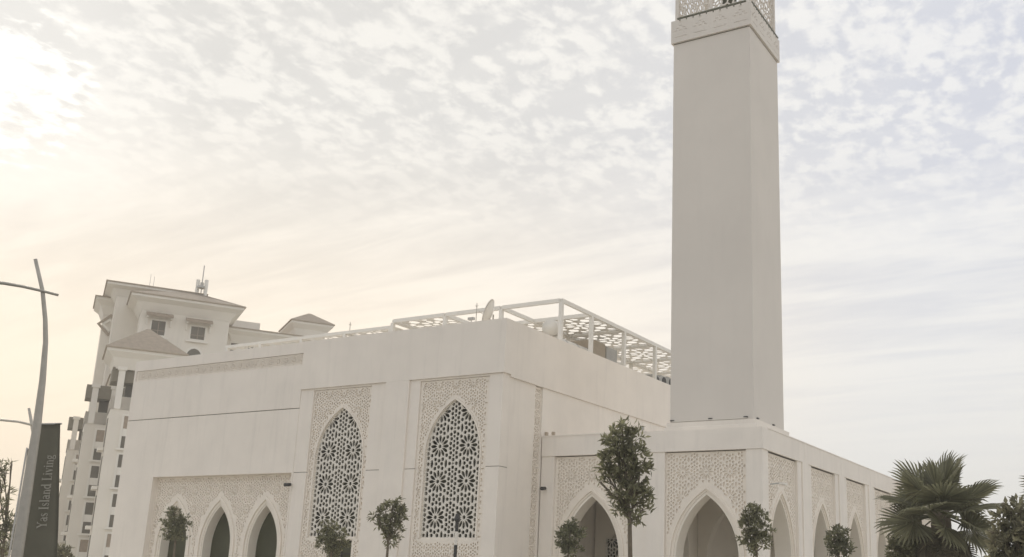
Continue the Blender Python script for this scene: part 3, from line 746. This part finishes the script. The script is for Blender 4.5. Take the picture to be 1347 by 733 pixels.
# main windowed tower
uR = lpx(300, 440, 1, 0.0)[0]
zE = lpx(240, 394, 1, -1.0)[2]
box('tower', (0, uR, 0, 12, 0, zE-.4), APT, ap)
eave(0, uR, 0, 12, zE, 1.1, 1.3, 2.3, 6.0)
for (xa, xb, ya, yb) in ((197, 219, 422, 441), (249, 271, 430, 447)):
    A_ = lpx(xa, (ya+yb)/2, 1, 0.0); B_ = lpx(xb, (ya+yb)/2, 1, 0.0); zt_ = lpx((xa+xb)/2, ya, 1, 0)[2]; zb_ = lpx((xa+xb)/2, yb, 1, 0)[2]
    window(A_[0]+.1, B_[0]-.1, -.001, zb_, zt_)
A_ = lpx(246, 462, 1, 0.0); B_ = lpx(265, 462, 1, 0.0)
wa = MB(); wa.box(A_[0], B_[0], -.07, -.002, A_[2]-3, A_[2]-.4)
wv = [(x, b) for x, b in arch((A_[0]+B_[0])/2, (B_[0]-A_[0])/2, A_[2]-.4, .7, 8, A_[2]-3)]
plate('arched_window', lambda a, b, c: (a, -c, b), wv, [], 0.02, 0.08, APGLASS, ap)
plate('window_surround', lambda a, b, c: (a, -c, b), [(x, b) for x, b in arch((A_[0]+B_[0])/2, (B_[0]-A_[0])/2+.2, A_[2]-.4, .9, 8, A_[2]-3.1)], [wv], 0.0, 0.12, APT2, ap)
# taller block behind
v2 = 4.5
L_ = lpx(150.5, 410, 1, v2); zE2 = lpx(200, 378, 1, v2-1.0)[2]
uA = L_[0]
box('tower', (uA, uR-2, v2, 15, 0, zE2-.4), APT, ap)
eave(uA, uR-3, v2, 15, zE2, 1.0, 1.1, 1.1, 6.0)
# lower block beside it
v3 = 9.0
L3 = lpx(137, 410, 1, v3); zE3 = lpx(135, 391, 1, v3-.8)[2]
box('tower', (L3[0], uA-.003, v3, v3+4, 0, zE3-.4), APT, ap)
eave(L3[0], uA+1, v3, v3+4, zE3, .9, 1.6, .5, 2.4)
dz = lpx(144, 428, 1, v3)
for k, rr_ in enumerate((1.15, .72)):
    plate('diamond_ornament', lambda a, b, c: (a, v3-c, b), [(dz[0]-rr_, dz[2]), (dz[0], dz[2]+rr_), (dz[0]+rr_, dz[2]), (dz[0], dz[2]-rr_)], [[(dz[0]-rr_+.3, dz[2]), (dz[0], dz[2]+rr_-.3), (dz[0]+rr_-.3, dz[2]), (dz[0], dz[2]-rr_+.3)]], .01, .12+.04*k, APT2 if k else TILE, ap)
# right hand lower ranges
def lrange(px0, px1, py, v, rise=.9, depth=12):
    A_ = lpx(px0, py, 1, v); B_ = lpx(px1, py, 1, v)
    box('wing', (A_[0], B_[0], v, v+depth, 0, A_[2]-.5), APT, ap); eave(A_[0], B_[0], v, v+depth, A_[2], .9, 1.2, rise, 4)
    return A_, B_
zr = lpx(303, 418, 1, 6.0)
box('wing', (uR+.004, uR+9, 6.0, 20, 0, zr[2]-1.6), APT, ap); eave(uR+1.2, uR+8, 6.0, 20, zr[2]-1.2, .9, 1.3, .9, 4)
box('parapet', (uR+1.0, uR+4.2, 8.5, 12, zr[2]-1.0, zr[2]+.4), APT, ap)
A_ = lpx(300, 448, 1, 6.0); B_ = lpx(318, 448, 1, 6.0); window(A_[0]+.3, B_[0], 5.999, A_[2]-1.4, A_[2]-.2, False)
A_ = lpx(325, 453, 1, 6.0); B_ = lpx(334, 453, 1, 6.0); window(A_[0]+.1, B_[0], 5.999, A_[2]-1.4, A_[2]-.1, False)
zr2 = lpx(350, 441, 1, 6.0)
A_ = lpx(345, 441, 1, 10.0); B_ = lpx(440, 441, 1, 10.0)
box('wing', (uR+9.004, B_[0]+12, 10.0, 24, 0, A_[2]-.8), APT, ap); eave(uR+9.2, B_[0]+11, 10.0, 24, A_[2]-.4, .9, 1.2, .5, 4)
A_ = lpx(391, 430, 1, 9.0); B_ = lpx(427, 430, 1, 9.0); zt_ = lpx(410, 424, 1, 8.0)[2]
box('pavilion', (A_[0], B_[0], 9.0, 14, 0, zt_-.5), APT, ap); eave(A_[0], B_[0], 9.0, 14, zt_, .8, 1.7, 1.5)
# stepped balcony bays on the left flank
def bayblock(px, D, wid, ztop_px, win, roof=None, deep=5):
    c0 = lat(px[0], px[1], D); u0, v0 = c0[0], c0[1]
    zl = lpx(px[0]+6, ztop_px, 1, v0)[2]
    b_ = box('balcony_bay', (u0, u0+wid, v0, v0+deep, 0, zl-3.4), APT, ap)
    # top loggia: corner columns, dark recess, slab roof
    box('loggia_recess', (u0+.9, u0+wid-.3, v0+1.2, v0+2.5, zl-3.398, zl-1.25), APGLASS, ap)
    for x in (u0+.45, u0+wid*.5, u0+wid-.45):
        q = MB(); q.box(x-.24, x+.24, v0-.1, v0+.19, zl-3.399, zl-.3); q.box(x-.34, x+.34, v0-.2, v0+.195, zl-.3, zl); q.build('column', APT2, ap)
        bl = MB(); bl.box(u0-.05, u0+wid, v0-.05, v0+.12, zl-3.397, zl-2.4); bl.box(u0-.05, u0+.12, v0+.121, v0+4.5, zl-3.397, zl-2.4); bl.build('balcony_wall', APT, ap)
    sl_ = MB(); sl_.box(u0-.25, u0+wid+.1, v0+.2, v0+2.6, zl-1.2, zl-.05); sl_.build('loggia_roof', CANOPY, ap)
    # windows down the front
    for k in range(win):
        zz = zl-5.0-k*3.05
        if zz < 1: break
        w = MB(); a0, a1 = u0+wid*.26, u0+wid*.26+1.9
        if wid > 5: a0, a1 = u0+1.1, u0+3.0
        w.box(a0-.15, a0, v0-.07, v0-.001, zz-1.45, zz+1.25); w.box(a1, a1+.15, v0-.07, v0-.001, zz-1.45, zz+1.25); w.box(a0+.001, a1-.001, v0-.068, v0-.001, zz+1.1, zz+1.25); w.box(a0-.3, a1+.3, v0-.2, v0-.071, zz-1.6, zz-1.451)
        wo_ = w.build('window', APT2, ap)
        box('pane', (a0+.02, a1-.02, v0-.035, v0-.002, zz+.1, zz+1.1), APGLASS if k % 3 else SHADE, wo_)
        box('balcony_panel', (a0+.02, a1-.35, v0-.06, v0-.002, zz-.5, zz+.098), APT2, wo_)
        box('pane', (a0+.02, a1-.02, v0-.036, v0-.002, zz-1.44, zz-.502), APGLASS, wo_)
    # narrow windows and ledges on the flank
    for k in range(win):
        zz = zl-5.0-k*3.05
        if zz < 1: break
        w = MB(); w.box(u0-.05, u0-.001, v0+1.5, v0+2.9, zz-1.3, zz+1.0); wo_ = w.build('window', APGLASS, ap)
        box('sill', (u0-.45, u0-.051, v0+1.2, v0+3.2, zz-1.6, zz-1.35), APT2, wo_)
    if roof:
        eave(u0, u0+wid, v0, v0+roof, lpx(165, 459, 1, v0-.9)[2], .9, 1.5, 2.4)
        box('turret', (u0+.2, u0+wid-.2, v0+.2, v0+roof-.2, zl-.2, lpx(165, 459, 1, v0-.9)[2]-.3), APT, ap)
    return u0, v0, zl
P1 = bayblock((151, 500), 87, 4.1, 482, 5, roof=4.2)
P2 = bayblock((117, 520), 95, 3.9, 505, 6)
P3 = bayblock((93, 560), 116, 3.6, 548, 5)
box('bay_link', (P2[0]+3.0, P1[0]+4, P2[1]+2.5, P2[1]+12, 0, P2[2]+.6), APT, ap)
eave(P2[0]+2.2, P1[0]+3, P2[1]+2.5, P2[1]+12, P2[2]+1.2, .7, 1.0, .8, 2.5)
dz = lpx(133, 706, 1, P2[1])
plate('diamond_ornament', lambda a, b, c: (a, P2[1]-c, b), [(dz[0]-1, dz[2]), (dz[0], dz[2]+1.1), (dz[0]+1, dz[2]), (dz[0], dz[2]-1.1)], [[(dz[0]-.65, dz[2]), (dz[0], dz[2]+.75), (dz[0]+.65, dz[2]), (dz[0], dz[2]-.75)]], .08, .2, TILE, ap)
# cell antennas on its roof
pa = toloc(at(264, 388, 104)); 
at_ = thing('antenna_cluster', 'pair of panel antennas on a mast on the apartment roof', 'antenna', (*at(264, 388, 104)[:2], at(264, 388, 104)[2]-1.2))
bx0 = at(264, 388, 104); tz = at(264, 368, 104)[2]
q = MB(); q.tube([(bx0[0], bx0[1], bx0[2]-1.2), (bx0[0], bx0[1], tz+1.5)], .05, 6); q.build('mast', GREY, at_)
for s in (-1, 1):
    o2 = _r*s*.42
    box('panel', (bx0[0]+o2[0]-.13, bx0[0]+o2[0]+.13, bx0[1]+o2[1]-.13, bx0[1]+o2[1]+.13, bx0[2]-.8, tz), WHITE_STEEL, at_)
q = MB(); q.box(bx0[0]-.35, bx0[0]+.35, bx0[1]-.35, bx0[1]+.35, (bx0[2]+tz)/2-.1, (bx0[2]+tz)/2+.1); q.box(bx0[0]-.12, bx0[0]+.12, bx0[1]-.12, bx0[1]+.12, (bx0[2]+tz)/2, (bx0[2]+tz)/2+.5); q.build('bracket', GREY, at_)
for px, py in ((199, 361), (204, 364)):
    b_ = at(px-3, 381, 104); tp = at(px, py, 104)
    o = thing('whip_antenna', 'hair-thin whip antenna on the apartment roof ridge', 'antenna', tuple(b_), group='whip antennas on the apartment roof')
    q = MB(); q.tube([(b_[0], b_[1], b_[2]-.6), (b_[0], b_[1], tp[2])], .02, 5); q.build('whip', GREY, o)

# ------------------------------------------------------------------ street lamps and banners
def street_lamp(pts, rads, arm, arm_r, D, label, head):
    base = at(*pts[0], D); o = thing('street_lamp', label, 'street lamp', (base[0], base[1], 0), group=None)
    W3 = [at(x, y, D) for x, y in pts]; W3 = [np.array([base[0], base[1], 0.0])]+W3
    q = MB(); q.tube(W3, [rads[0]]+list(rads), 12); q.build('pole', GALV, o, True)
    q = MB(); q.tube([at(x, y, D-.05) for x, y in arm], arm_r, 10); a_ = q.build('arm', GALV, o, True)
    e = at(*arm[-1], D-.05); e2 = at(arm[-1][0]-head, arm[-1][1]+head*.05, D-.05)
    q = MB(); q.tube([e, e+(e2-e)*.15, e2], [.05, .13, .09], 10); q.build('lamp_head', GREY, o, True)
    q = MB(); q.tube([(base[0], base[1], 0), (base[0], base[1], .35), (base[0], base[1], .4)], [.24, .22, .14], 12); q.build('base', GALV, o)
    return o
street_lamp([(22, 733), (34, 655), (48, 565), (56, 500), (60, 450), (59.5, 420), (56, 383), (46.5, 341)], [.122, .112, .092, .07, .055, .05, .045, .04],
            [(77, 388.5), (56, 383), (30, 377), (4, 372.5), (-25, 371)], [.03, .033, .035, .04, .045], 26.0, 'curved grey street lamp pole with crossed arm beside the dark banner', 30)
street_lamp([(8, 733), (30, 655), (46, 590), (44, 570), (38, 537)], [.14, .13, .10, .09, .06],
            [(50, 561.5), (43, 559.5), (25, 555), (0, 552.5), (-12, 552)], [.05, .055, .06, .06, .06], 58.0, 'smaller curved street lamp behind the banner pole', 14)

def banner(name, label, TL, TR, BL, BR, D, text=True):
    P = [at(*p, D) for p in (TL, TR, BL, BR)]
    # keep it upright in one plane through its top edge
    tl, tr, bl, br = P
    base = ((tl[0]+tr[0])/2, (tl[1]+tr[1])/2, 0)
    o = thing(name, label, 'banner', base)
    n = np.array([_f[0], _f[1], 0]); n /= np.linalg.norm(n)
    NU, NV = 8, 24; v = []
    for s in (0, 1):
        for j in range(NV+1):
            for i in range(NU+1):
                a, b = i/NU, j/NV
                p = (tl*(1-a)+tr*a)*(1-b)+(bl*(1-a)+br*a)*b
                v.append(p+n*(.05*math.sin(a*5+b*4)*a+.012*s))
    f = []; K = (NU+1)*(NV+1)
    for s in (0, 1):
        for j in range(NV):
            for i in range(NU):
                k = s*K+j*(NU+1)+i; f.append((k, k+1, k+NU+2, k+NU+1))
    rim = [i for i in range(NU+1)]+[j*(NU+1)+NU for j in range(1, NV+1)]+[NV*(NU+1)+i for i in range(NU-1, -1, -1)]+[j*(NU+1) for j in range(NV-1, 0, -1)]
    for i in range(len(rim)): a, b = rim[i], rim[(i+1) % len(rim)]; f.append((a, b, b+K, a+K))
    mesh('cloth', v, f, BANNER, o, True)
    q = MB(); q.tube([np.array([tl[0], tl[1], 0])-_r*.03, tl-_r*.03+np.array([0, 0, .05])], .03, 8); q.build('pole', GREY, o)
    q = MB(); q.tube([tl-_r*.05, tr+_r*.02], .02, 6); q.build('top_rail', GREY, o)
    return o
bn = banner('banner_flag', 'dark olive banner with vertical cream lettering hung beside the street lamp', (53, 558), (80.5, 557.5), (20, 770), (72, 770), 26.5)
# lettering, drawn as thick and thin strokes with serifs: width, list of polylines (x, y, half width)
def arc_pts(cx, cy, rx, ry, a0, a1, n=8): return [(cx+rx*math.cos(RAD(a0+(a1-a0)*k/n)), cy+ry*math.sin(RAD(a0+(a1-a0)*k/n))) for k in range(n+1)]
TK, TN = .075, .03
GLY = {
 'Y': (.8, [([(.12, 1), (.4, .5)], TK), ([(.68, 1), (.4, .5)], TN), ([(.4, .5), (.4, 0)], TK), ([(0, 1), (.25, 1)], TN), ([(.56, 1), (.8, 1)], TN), ([(.26, 0), (.54, 0)], TN)]),
 'a': (.58, [(arc_pts(.24, .5, .18, .16, 150, 10), TN), ([(.42, .52), (.42, .08), (.52, .02)], TK), (arc_pts(.24, .18, .18, .17, 60, 330), TK*.8)]),
 's': (.48, [(arc_pts(.23, .50, .16, .15, 30, 200), TN*1.2), ([(.10, .44), (.36, .22)], TK), (arc_pts(.22, .15, .17, .15, 20, -170), TN*1.2)]),
 'I': (.42, [([(.2, 1), (.2, 0)], TK), ([(.05, 1), (.35, 1)], TN), ([(.05, 0), (.35, 0)], TN)]),
 'l': (.34, [([(.16, 1.03), (.16, 0)], TK), ([(.04, 0), (.29, 0)], TN), ([(.04, 1), (.16, 1.03)], TN)]),
 'n': (.66, [([(.15, .66), (.15, 0)], TK), (arc_pts(.33, .42, .17, .22, 165, 0), TN*1.3), ([(.5, .42), (.5, 0)], TK), ([(.03, 0), (.27, 0)], TN), ([(.38, 0), (.62, 0)], TN)]),
 'd': (.66, [(arc_pts(.27, .32, .20, .32, 60, 330), TK*.8), ([(.47, 1.03), (.47, .02), (.6, .02)], TK), ([(.36, 1), (.47, 1.03)], TN)]),
 'L': (.66, [([(.2, 1), (.2, 0)], TK), ([(.06, 1), (.36, 1)], TN), ([(.06, 0), (.58, 0), (.6, .24)], TN)]),
 'i': (.34, [([(.16, .66), (.16, 0)], TK), ([(.04, 0), (.29, 0)], TN), ([(.15, .86), (.17, .93)], TK), ([(.04, .64), (.16, .66)], TN)]),
 'v': (.58, [([(.1, .64), (.29, 0)], TK), ([(.48, .64), (.29, 0)], TN), ([(0, .65), (.2, .65)], TN), ([(.39, .65), (.57, .65)], TN)]),
 'g': (.58, [(arc_pts(.25, .44, .17, .2, 0, 360, 12), TK*.75), ([(.36, .6), (.52, .66)], TN), (arc_pts(.27, -.08, .23, .14, 0, 360, 12), TN*1.4), ([(.15, .26), (.13, .1), (.4, .04)], TN*1.3)]),
}
txt = 'Yas Island Living'
tw = sum(GLY[c][0]*1.04 if c != ' ' else .34 for c in txt)
p0 = at(60.5, 695, 26.34); p1 = at(71.0, 598, 26.34)           # baseline start and end on the cloth
up = (p1-p0); length = np.linalg.norm(up); ux = up/length; sc_ = length/tw
capd = np.cross(ux, -_f); capd = -capd/np.linalg.norm(capd)
if np.dot(capd, _r) > 0: capd = -capd
lx = 0.0
nrm = np.cross(ux, capd); nrm /= np.linalg.norm(nrm)
if np.dot(nrm, _f) > 0: nrm = -nrm
HS = sc_*1.15
for ch in txt:
    if ch == ' ': lx += .34; continue
    w_, strokes = GLY[ch]; q = MB()
    for pts, hw in strokes:
        for (xa, ya), (xb, yb) in zip(pts[:-1], pts[1:]):
            d = math.hypot(xb-xa, yb-ya) or 1e-6; ex, ey = (xb-xa)/d*hw*.3, (yb-ya)/d*hw*.3; nx_, ny_ = -(yb-ya)/d*hw, (xb-xa)/d*hw
            cs = [(xa-ex+nx_, ya-ey+ny_), (xa-ex-nx_, ya-ey-ny_), (xb+ex-nx_, yb+ey-ny_), (xb+ex+nx_, yb+ey+ny_)]
            vv = [p0+ux*((lx+x)*sc_)+capd*(y*HS)+nrm*dd for dd in (0.0, .006) for x, y in cs]
            q.add(vv, BF)
    q.build('letter', LETTER, bn); lx += w_*1.04
banner('banner_flag', 'second dark banner mostly hidden behind the street lamp pole', (36.5, 591), (60, 591), (14, 760), (48, 760), 40.0)

# dark garden lamp in front of the second lattice window
p = at(599.5, 717, 33.0); gl = thing('garden_lamp', 'slim black garden lamp post standing before the tall lattice window', 'garden lamp', (p[0], p[1], 0))
pt = at(602, 676, 33.0)
q = MB(); q.tube([(p[0], p[1], 0), (p[0], p[1], p[2])], .055, 8); q.build('post', BLACK, gl)
q = MB(); q.tube([(p[0], p[1], p[2]), (p[0], p[1], p[2]+.42)], .05, 8); q.build('lantern_glass', SCREEN, gl)
q = MB(); q.tube([(p[0], p[1], p[2]+.42), (p[0], p[1], pt[2]-.25), (p[0], p[1], pt[2]-.2), (p[0], p[1], pt[2])], [.055, .06, .11, .06], 8); q.build('lantern_cap', BLACK, gl)

# ------------------------------------------------------------------ trees
def leaf_crown(name, lobes, D, nleaf, L, wd, material, parent, seed, tuft=10, droop=0.0):
    rg = np.random.default_rng(seed); v = []; f = []
    wts = np.array([l[2]**2 for l in lobes], float); wts /= wts.sum()
    cents = []
    for (px, py, r) in lobes:
        rm = r/F*D*1.0
        cents.append((at(px, py, D)+np.array([_f[0], _f[1], 0])*rg.uniform(-.35, .35)*rm, rm))
    nt_ = nleaf//tuft; tips = []
    for _ in range(nt_):
        k = rg.choice(len(lobes), p=wts); c, rm = cents[k]
        d = rg.normal(size=3); d /= np.linalg.norm(d)
        rr = rm*(0.25+0.75*rg.random()**0.6)*rg.uniform(.75, 1.12)
        p = c+d*rr*np.array([1, 1, 1.0]); tips.append(p)
        od = d*.7+np.array([0, 0, .45])+rg.normal(size=3)*.25; od /= np.linalg.norm(od)
        for q in range(tuft):
            ld = od*.55+rg.normal(size=3)*.62; ld[2] -= droop; ld /= np.linalg.norm(ld)
            sd_ = np.cross(ld, rg.normal(size=3)); sd_ /= (np.linalg.norm(sd_)+1e-9)
            ll = L*rg.uniform(.65, 1.2); ww = wd*rg.uniform(.75, 1.2)
            b = p+rg.normal(size=3)*.03; nn = np.cross(sd_, ld)
            i = len(v)
            v += [b, b+ld*ll*.5+sd_*ww+nn*ww*.25, b+ld*ll-nn*ll*.12, b+ld*ll*.5-sd_*ww+nn*ww*.25]
            f += [(i, i+1, i+2), (i, i+2, i+3)]
    return mesh(name, v, f, material, parent), cents, tips
def tree(name, label, cat, lobes, D, trunk_px, nleaf, L, wd, material, seed, r0=.04, tuft=10, group=None, droop=0.0, bedding=True):
    b = at(trunk_px, 733, D)
    o = thing(name, label, cat, (b[0], b[1], 0), group=group)
    cr, cents, tips = leaf_crown('crown', lobes, D, nleaf, L, wd, material, o, seed, tuft, droop)
    rg = random.Random(seed)
    zmin = min(c[2]-r for c, r in cents); ztop = max(c[2] for c, r in cents)
    cx_ = sum(c[0] for c, r in cents)/len(cents); cy_ = sum(c[1] for c, r in cents)/len(cents)
    fork = np.array([b[0]*.8+cx_*.2, b[1]*.8+cy_*.2, max(.6, zmin+.05)])
    topc = max(cents, key=lambda q: q[0][2])[0]
    q = MB(); 
    q.tube([(b[0], b[1], 0), (b[0]+rg.uniform(-.03, .03), b[1], fork[2]*.5), tuple(fork), tuple(fork*.4+topc*.6), tuple(topc)], [r0*1.25, r0*1.02, r0*.85, r0*.5, r0*.15], 8)
    q.build('trunk', BARK, o, True)
    q = MB()
    for c, r in cents:
        t0 = rg.uniform(0.0, .45); s = fork*(1-t0)+topc*t0
        if s[2] > c[2]: s = fork
        mid_ = s*.5+c*.5+np.array([rg.uniform(-.06, .06), rg.uniform(-.06, .06), -.03])
        q.tube([tuple(s), tuple(mid_), tuple(c)], [r0*.42, r0*.3, r0*.14], 6)
        for _ in range(4):
            d = np.array([rg.gauss(0, 1) for _ in range(3)]); d /= np.linalg.norm(d); e = c+d*r*.85
            q.tube([tuple(c*.7+s*.3), tuple(c*.45+e*.5+s*.05), tuple(e)], [r0*.2, r0*.14, r0*.06], 5)
    q.build('limbs', BARK, o, True)
    if bedding:
        q = MB(); q.tube([(b[0], b[1], 0.002), (b[0], b[1], .05)], [.42, .38], 14); q.build('soil_mound', SOIL, o)
    return o
GY = 'young trees planted along the mosque forecourt'
tree('young_tree', 'small round dense tree before the door arch nearest the apartments', 'tree', [(229, 684, 13), (221, 691, 11), (238, 690, 11), (230, 698, 13), (224, 703, 9), (238, 702, 9), (229, 675, 8)], 40, 229, 1365, 0.132, 0.023, LEAF2, 11, group=GY)
tree('young_tree', 'small round tree in front of the dark doorway below a lattice window', 'tree', [(436, 693, 12), (428, 702, 12), (445, 702, 12), (437, 714, 14), (425, 712, 9), (449, 714, 9), (437, 724, 10)], 35, 436, 1365, 0.132, 0.025, LEAF, 12, group=GY)
tree('young_tree', 'loose upright young tree standing between the two lattice windows', 'tree', [(516, 662, 10), (507, 672, 11), (524, 672, 10), (495, 675, 8), (530, 684, 9), (515, 686, 14), (505, 692, 10), (522, 698, 12), (512, 708, 10), (497, 688, 6), (529, 667, 6)], 29, 509, 1170, 0.144, 0.025, LEAF, 13, group=GY)
tree('young_tree', 'small dense tree before the arch beside the carved strip', 'tree', [(750, 694, 10), (741, 704, 11), (757, 704, 11), (748, 716, 13), (738, 718, 8), (759, 719, 8), (748, 728, 10)], 30, 747, 1170, 0.132, 0.025, LEAF2, 14, group=GY)
tree('street_tree', 'tall slender leafy tree overlapping the arcade between its two front arches', 'tree', [(818, 568, 13), (806, 576, 11), (832, 574, 12), (811, 590, 14), (836, 592, 15), (822, 604, 18), (798, 606, 13), (843, 610, 13), (795, 622, 11), (822, 624, 18), (842, 628, 14), (806, 632, 14), (828, 646, 18), (849, 650, 10), (812, 652, 13), (847, 667, 11), (832, 668, 15), (817, 672, 10), (838, 682, 8), (818, 560, 6), (788, 634, 5), (853, 645, 6)], 20, 829, 2210, 0.156, 0.025, LEAF, 15, r0=.05)
tree('young_tree', 'upright young tree standing before the arcade corner pier', 'tree', [(992, 672, 11), (983, 680, 10), (1001, 682, 11), (993, 692, 14), (978, 694, 9), (1008, 696, 9), (992, 708, 14), (980, 710, 8), (1003, 712, 10), (993, 722, 8)], 27, 996, 1300, 0.144, 0.026, LEAF, 16, group=GY)
tree('young_tree', 'small young tree before the second arch of the arcade side', 'tree', [(1103, 699, 9), (1095, 707, 9), (1111, 706, 9), (1103, 717, 12), (1092, 720, 8), (1113, 721, 8), (1103, 729, 10)], 30, 1103, 1040, 0.132, 0.026, LEAF2, 17, group=GY)
tree('young_tree', 'bushy young tree tucked beside the fan palm', 'tree', [(1186, 708, 9), (1177, 716, 9), (1195, 716, 10), (1186, 724, 12), (1176, 731, 9), (1198, 731, 9)], 25, 1187, 1105, 0.132, 0.025, LEAF, 18, group=GY)
tree('broadleaf_tree', 'broad bushy tree with large pale leaves beside the fan palm', 'tree', [(1340, 672, 16), (1322, 680, 14), (1312, 700, 15), (1334, 700, 22), (1356, 690, 24), (1310, 722, 18), (1340, 728, 26), (1372, 715, 34), (1395, 690, 30), (1325, 745, 24), (1360, 760, 30), (1326, 664, 8)], 19, 1350, 2437, 0.180, 0.032, LEAF3, 19, r0=.07)
tree('sparse_tree', 'thin sparse tree with wispy branches behind the banner', 'tree', [(6, 612, 8), (16, 606, 4), (2, 628, 7), (10, 648, 5), (4, 665, 9), (14, 680, 6), (6, 700, 12), (16, 712, 9), (2, 725, 14), (-14, 640, 14), (-16, 690, 18), (18, 690, 4)], 45, 6, 974, 0.312, 0.028, LEAF, 20, r0=.07, tuft=6)
tree('shrub', 'leafy shrub at the foot of the apartment block beside the banner', 'shrub', [(78, 722, 8), (84, 729, 9), (72, 731, 9), (90, 735, 8)], 60, 79, 487, 0.240, 0.048, LEAF3, 21, r0=.05)

# ------------------------------------------------------------------ fan palms
def frond_mesh(seed, dead=False):
    rg = random.Random(seed); v = []; f = []
    pl = .62 if not dead else .5
    # petiole
    q = MB(); q.tube([(0, 0, 0), (0, pl*.5, .03), (0, pl, 0)], [.03, .022, .016], 6)
    v += q.v; f += q.f
    n = 34; span = 128; R = .98 if not dead else .8
    for k in range(n):
        a = RAD(-span+2*span*k/(n-1)); da = RAD(2*span/(n-1))*.5
        ln = R*(1-.30*abs(a)/RAD(span))*rg.uniform(.92, 1.06)
        zf = .03 if k % 2 else -.03
        def pt(r, aa, z):
            return (math.sin(aa)*r, pl+math.cos(aa)*r, z)
        sag = lambda r: -.03*(r/R)**2 - (.06*(r/R)**3 if not dead else .5*(r/R)**2)+.10*abs(math.sin(a))*(r/R)
        r1, r2 = ln*.60, ln*.84
        i = len(v)
        v += [pt(.02, a, 0), pt(r1, a-da, sag(r1)-.018), pt(r1, a, sag(r1)+.018), pt(r1, a+da, sag(r1)-.018),
              pt(r2, a-da*.5, sag(r2)-.01), pt(r2, a, sag(r2)+.01), pt(r2, a+da*.5, sag(r2)-.01), pt(ln, a+rg.uniform(-.02, .02), sag(ln)-rg.uniform(0, .10))]
        f += [(i, i+1, i+2), (i, i+2, i+3), (i+1, i+4, i+5, i+2), (i+2, i+5, i+6, i+3), (i+4, i+7, i+5), (i+5, i+7, i+6)]
    me = bpy.data.meshes.new('frond'); me.from_pydata([tuple(map(float, p)) for p in v], [], f); me.materials.append(PALMDEAD if dead else PALM); me.update()
    return me
LIVE = [frond_mesh(i) for i in range(4)]; DEADM = [frond_mesh(50+i, True) for i in range(2)]
def fan_palm(label, px, py, D, seed, scale=1.0, n=24, nd_=26):
    c = at(px, py, D); o = thing('fan_palm', label, 'palm', (c[0], c[1], 0), group='fan palms at the forecourt edge')
    rg = random.Random(seed); h = c[2]
    q = MB(); zz = [i/10*h for i in range(11)]
    q.tube([(c[0], c[1], z) for z in zz], [.26-.06*(i/10)+(.025 if i % 2 else 0) for i in range(11)], 14); q.build('trunk', BARK, o, True)
    q = MB(); q.tube([(c[0], c[1], h-.1), (c[0], c[1], h+.25), (c[0], c[1], h+.6)], [.17, .12, .02], 8); q.build('crown_shaft', PALM, o)
    for k in range(n+nd_):
        dead = k >= n
        az = k*2.39996+rg.uniform(-.25, .25)
        if dead: el = rg.uniform(-84, -42)
        else: el = 82-118*((k+.5)/n)**.9+rg.uniform(-6, 6)
        ob = bpy.data.objects.new('dead_frond' if dead else 'frond', rg.choice(DEADM if dead else LIVE)); link(ob, o)
        d = Vector((math.cos(az)*math.cos(RAD(el)), math.sin(az)*math.cos(RAD(el)), math.sin(RAD(el))))
        y = d; x = Vector((-math.sin(az), math.cos(az), 0)); z = x.cross(y)
        if z.z < 0: x = -x; z = -z
        R3 = Matrix((x, y, z)).transposed() @ Matrix.Rotation(rg.uniform(-.9, .9), 3, 'Y')
        s = scale*rg.uniform(.88, 1.08)*(1.0 if not dead else .9)
        hz_ = h-(.1 if not dead else rg.uniform(.15, .75))
        ob.matrix_local = Matrix.Translation(Vector((0, 0, hz_))+d*.1) @ R3.to_4x4() @ Matrix.Scale(s, 4)
    return o
fan_palm('fan palm with spiky round crown and hanging dry fronds beside the arcade', 1237, 672, 25.0, 5, .90)
fan_palm('second fan palm standing beyond the broad bushy tree', 1424, 660, 25.0, 9, .88)

# ------------------------------------------------------------------ thin haze in the air
hz = box('haze', (-335, 335, -335, 335, -1.2, 34), PLASTER); tag(hz, kind='stuff')
HM = bpy.data.materials.new('haze_air'); HM.use_nodes = True; ht = HM.node_tree; ht.nodes.clear()
ho = ht.nodes.new('ShaderNodeOutputMaterial'); hv = ht.nodes.new('ShaderNodeVolumePrincipled')
hv.inputs['Color'].default_value = (0.98, 0.95, 0.89, 1); hv.inputs['Density'].default_value = 0.0017; hv.inputs['Anisotropy'].default_value = 0.2
ht.links.new(hv.outputs[0], ho.inputs['Volume'])
hz.data.materials.clear(); hz.data.materials.append(HM)
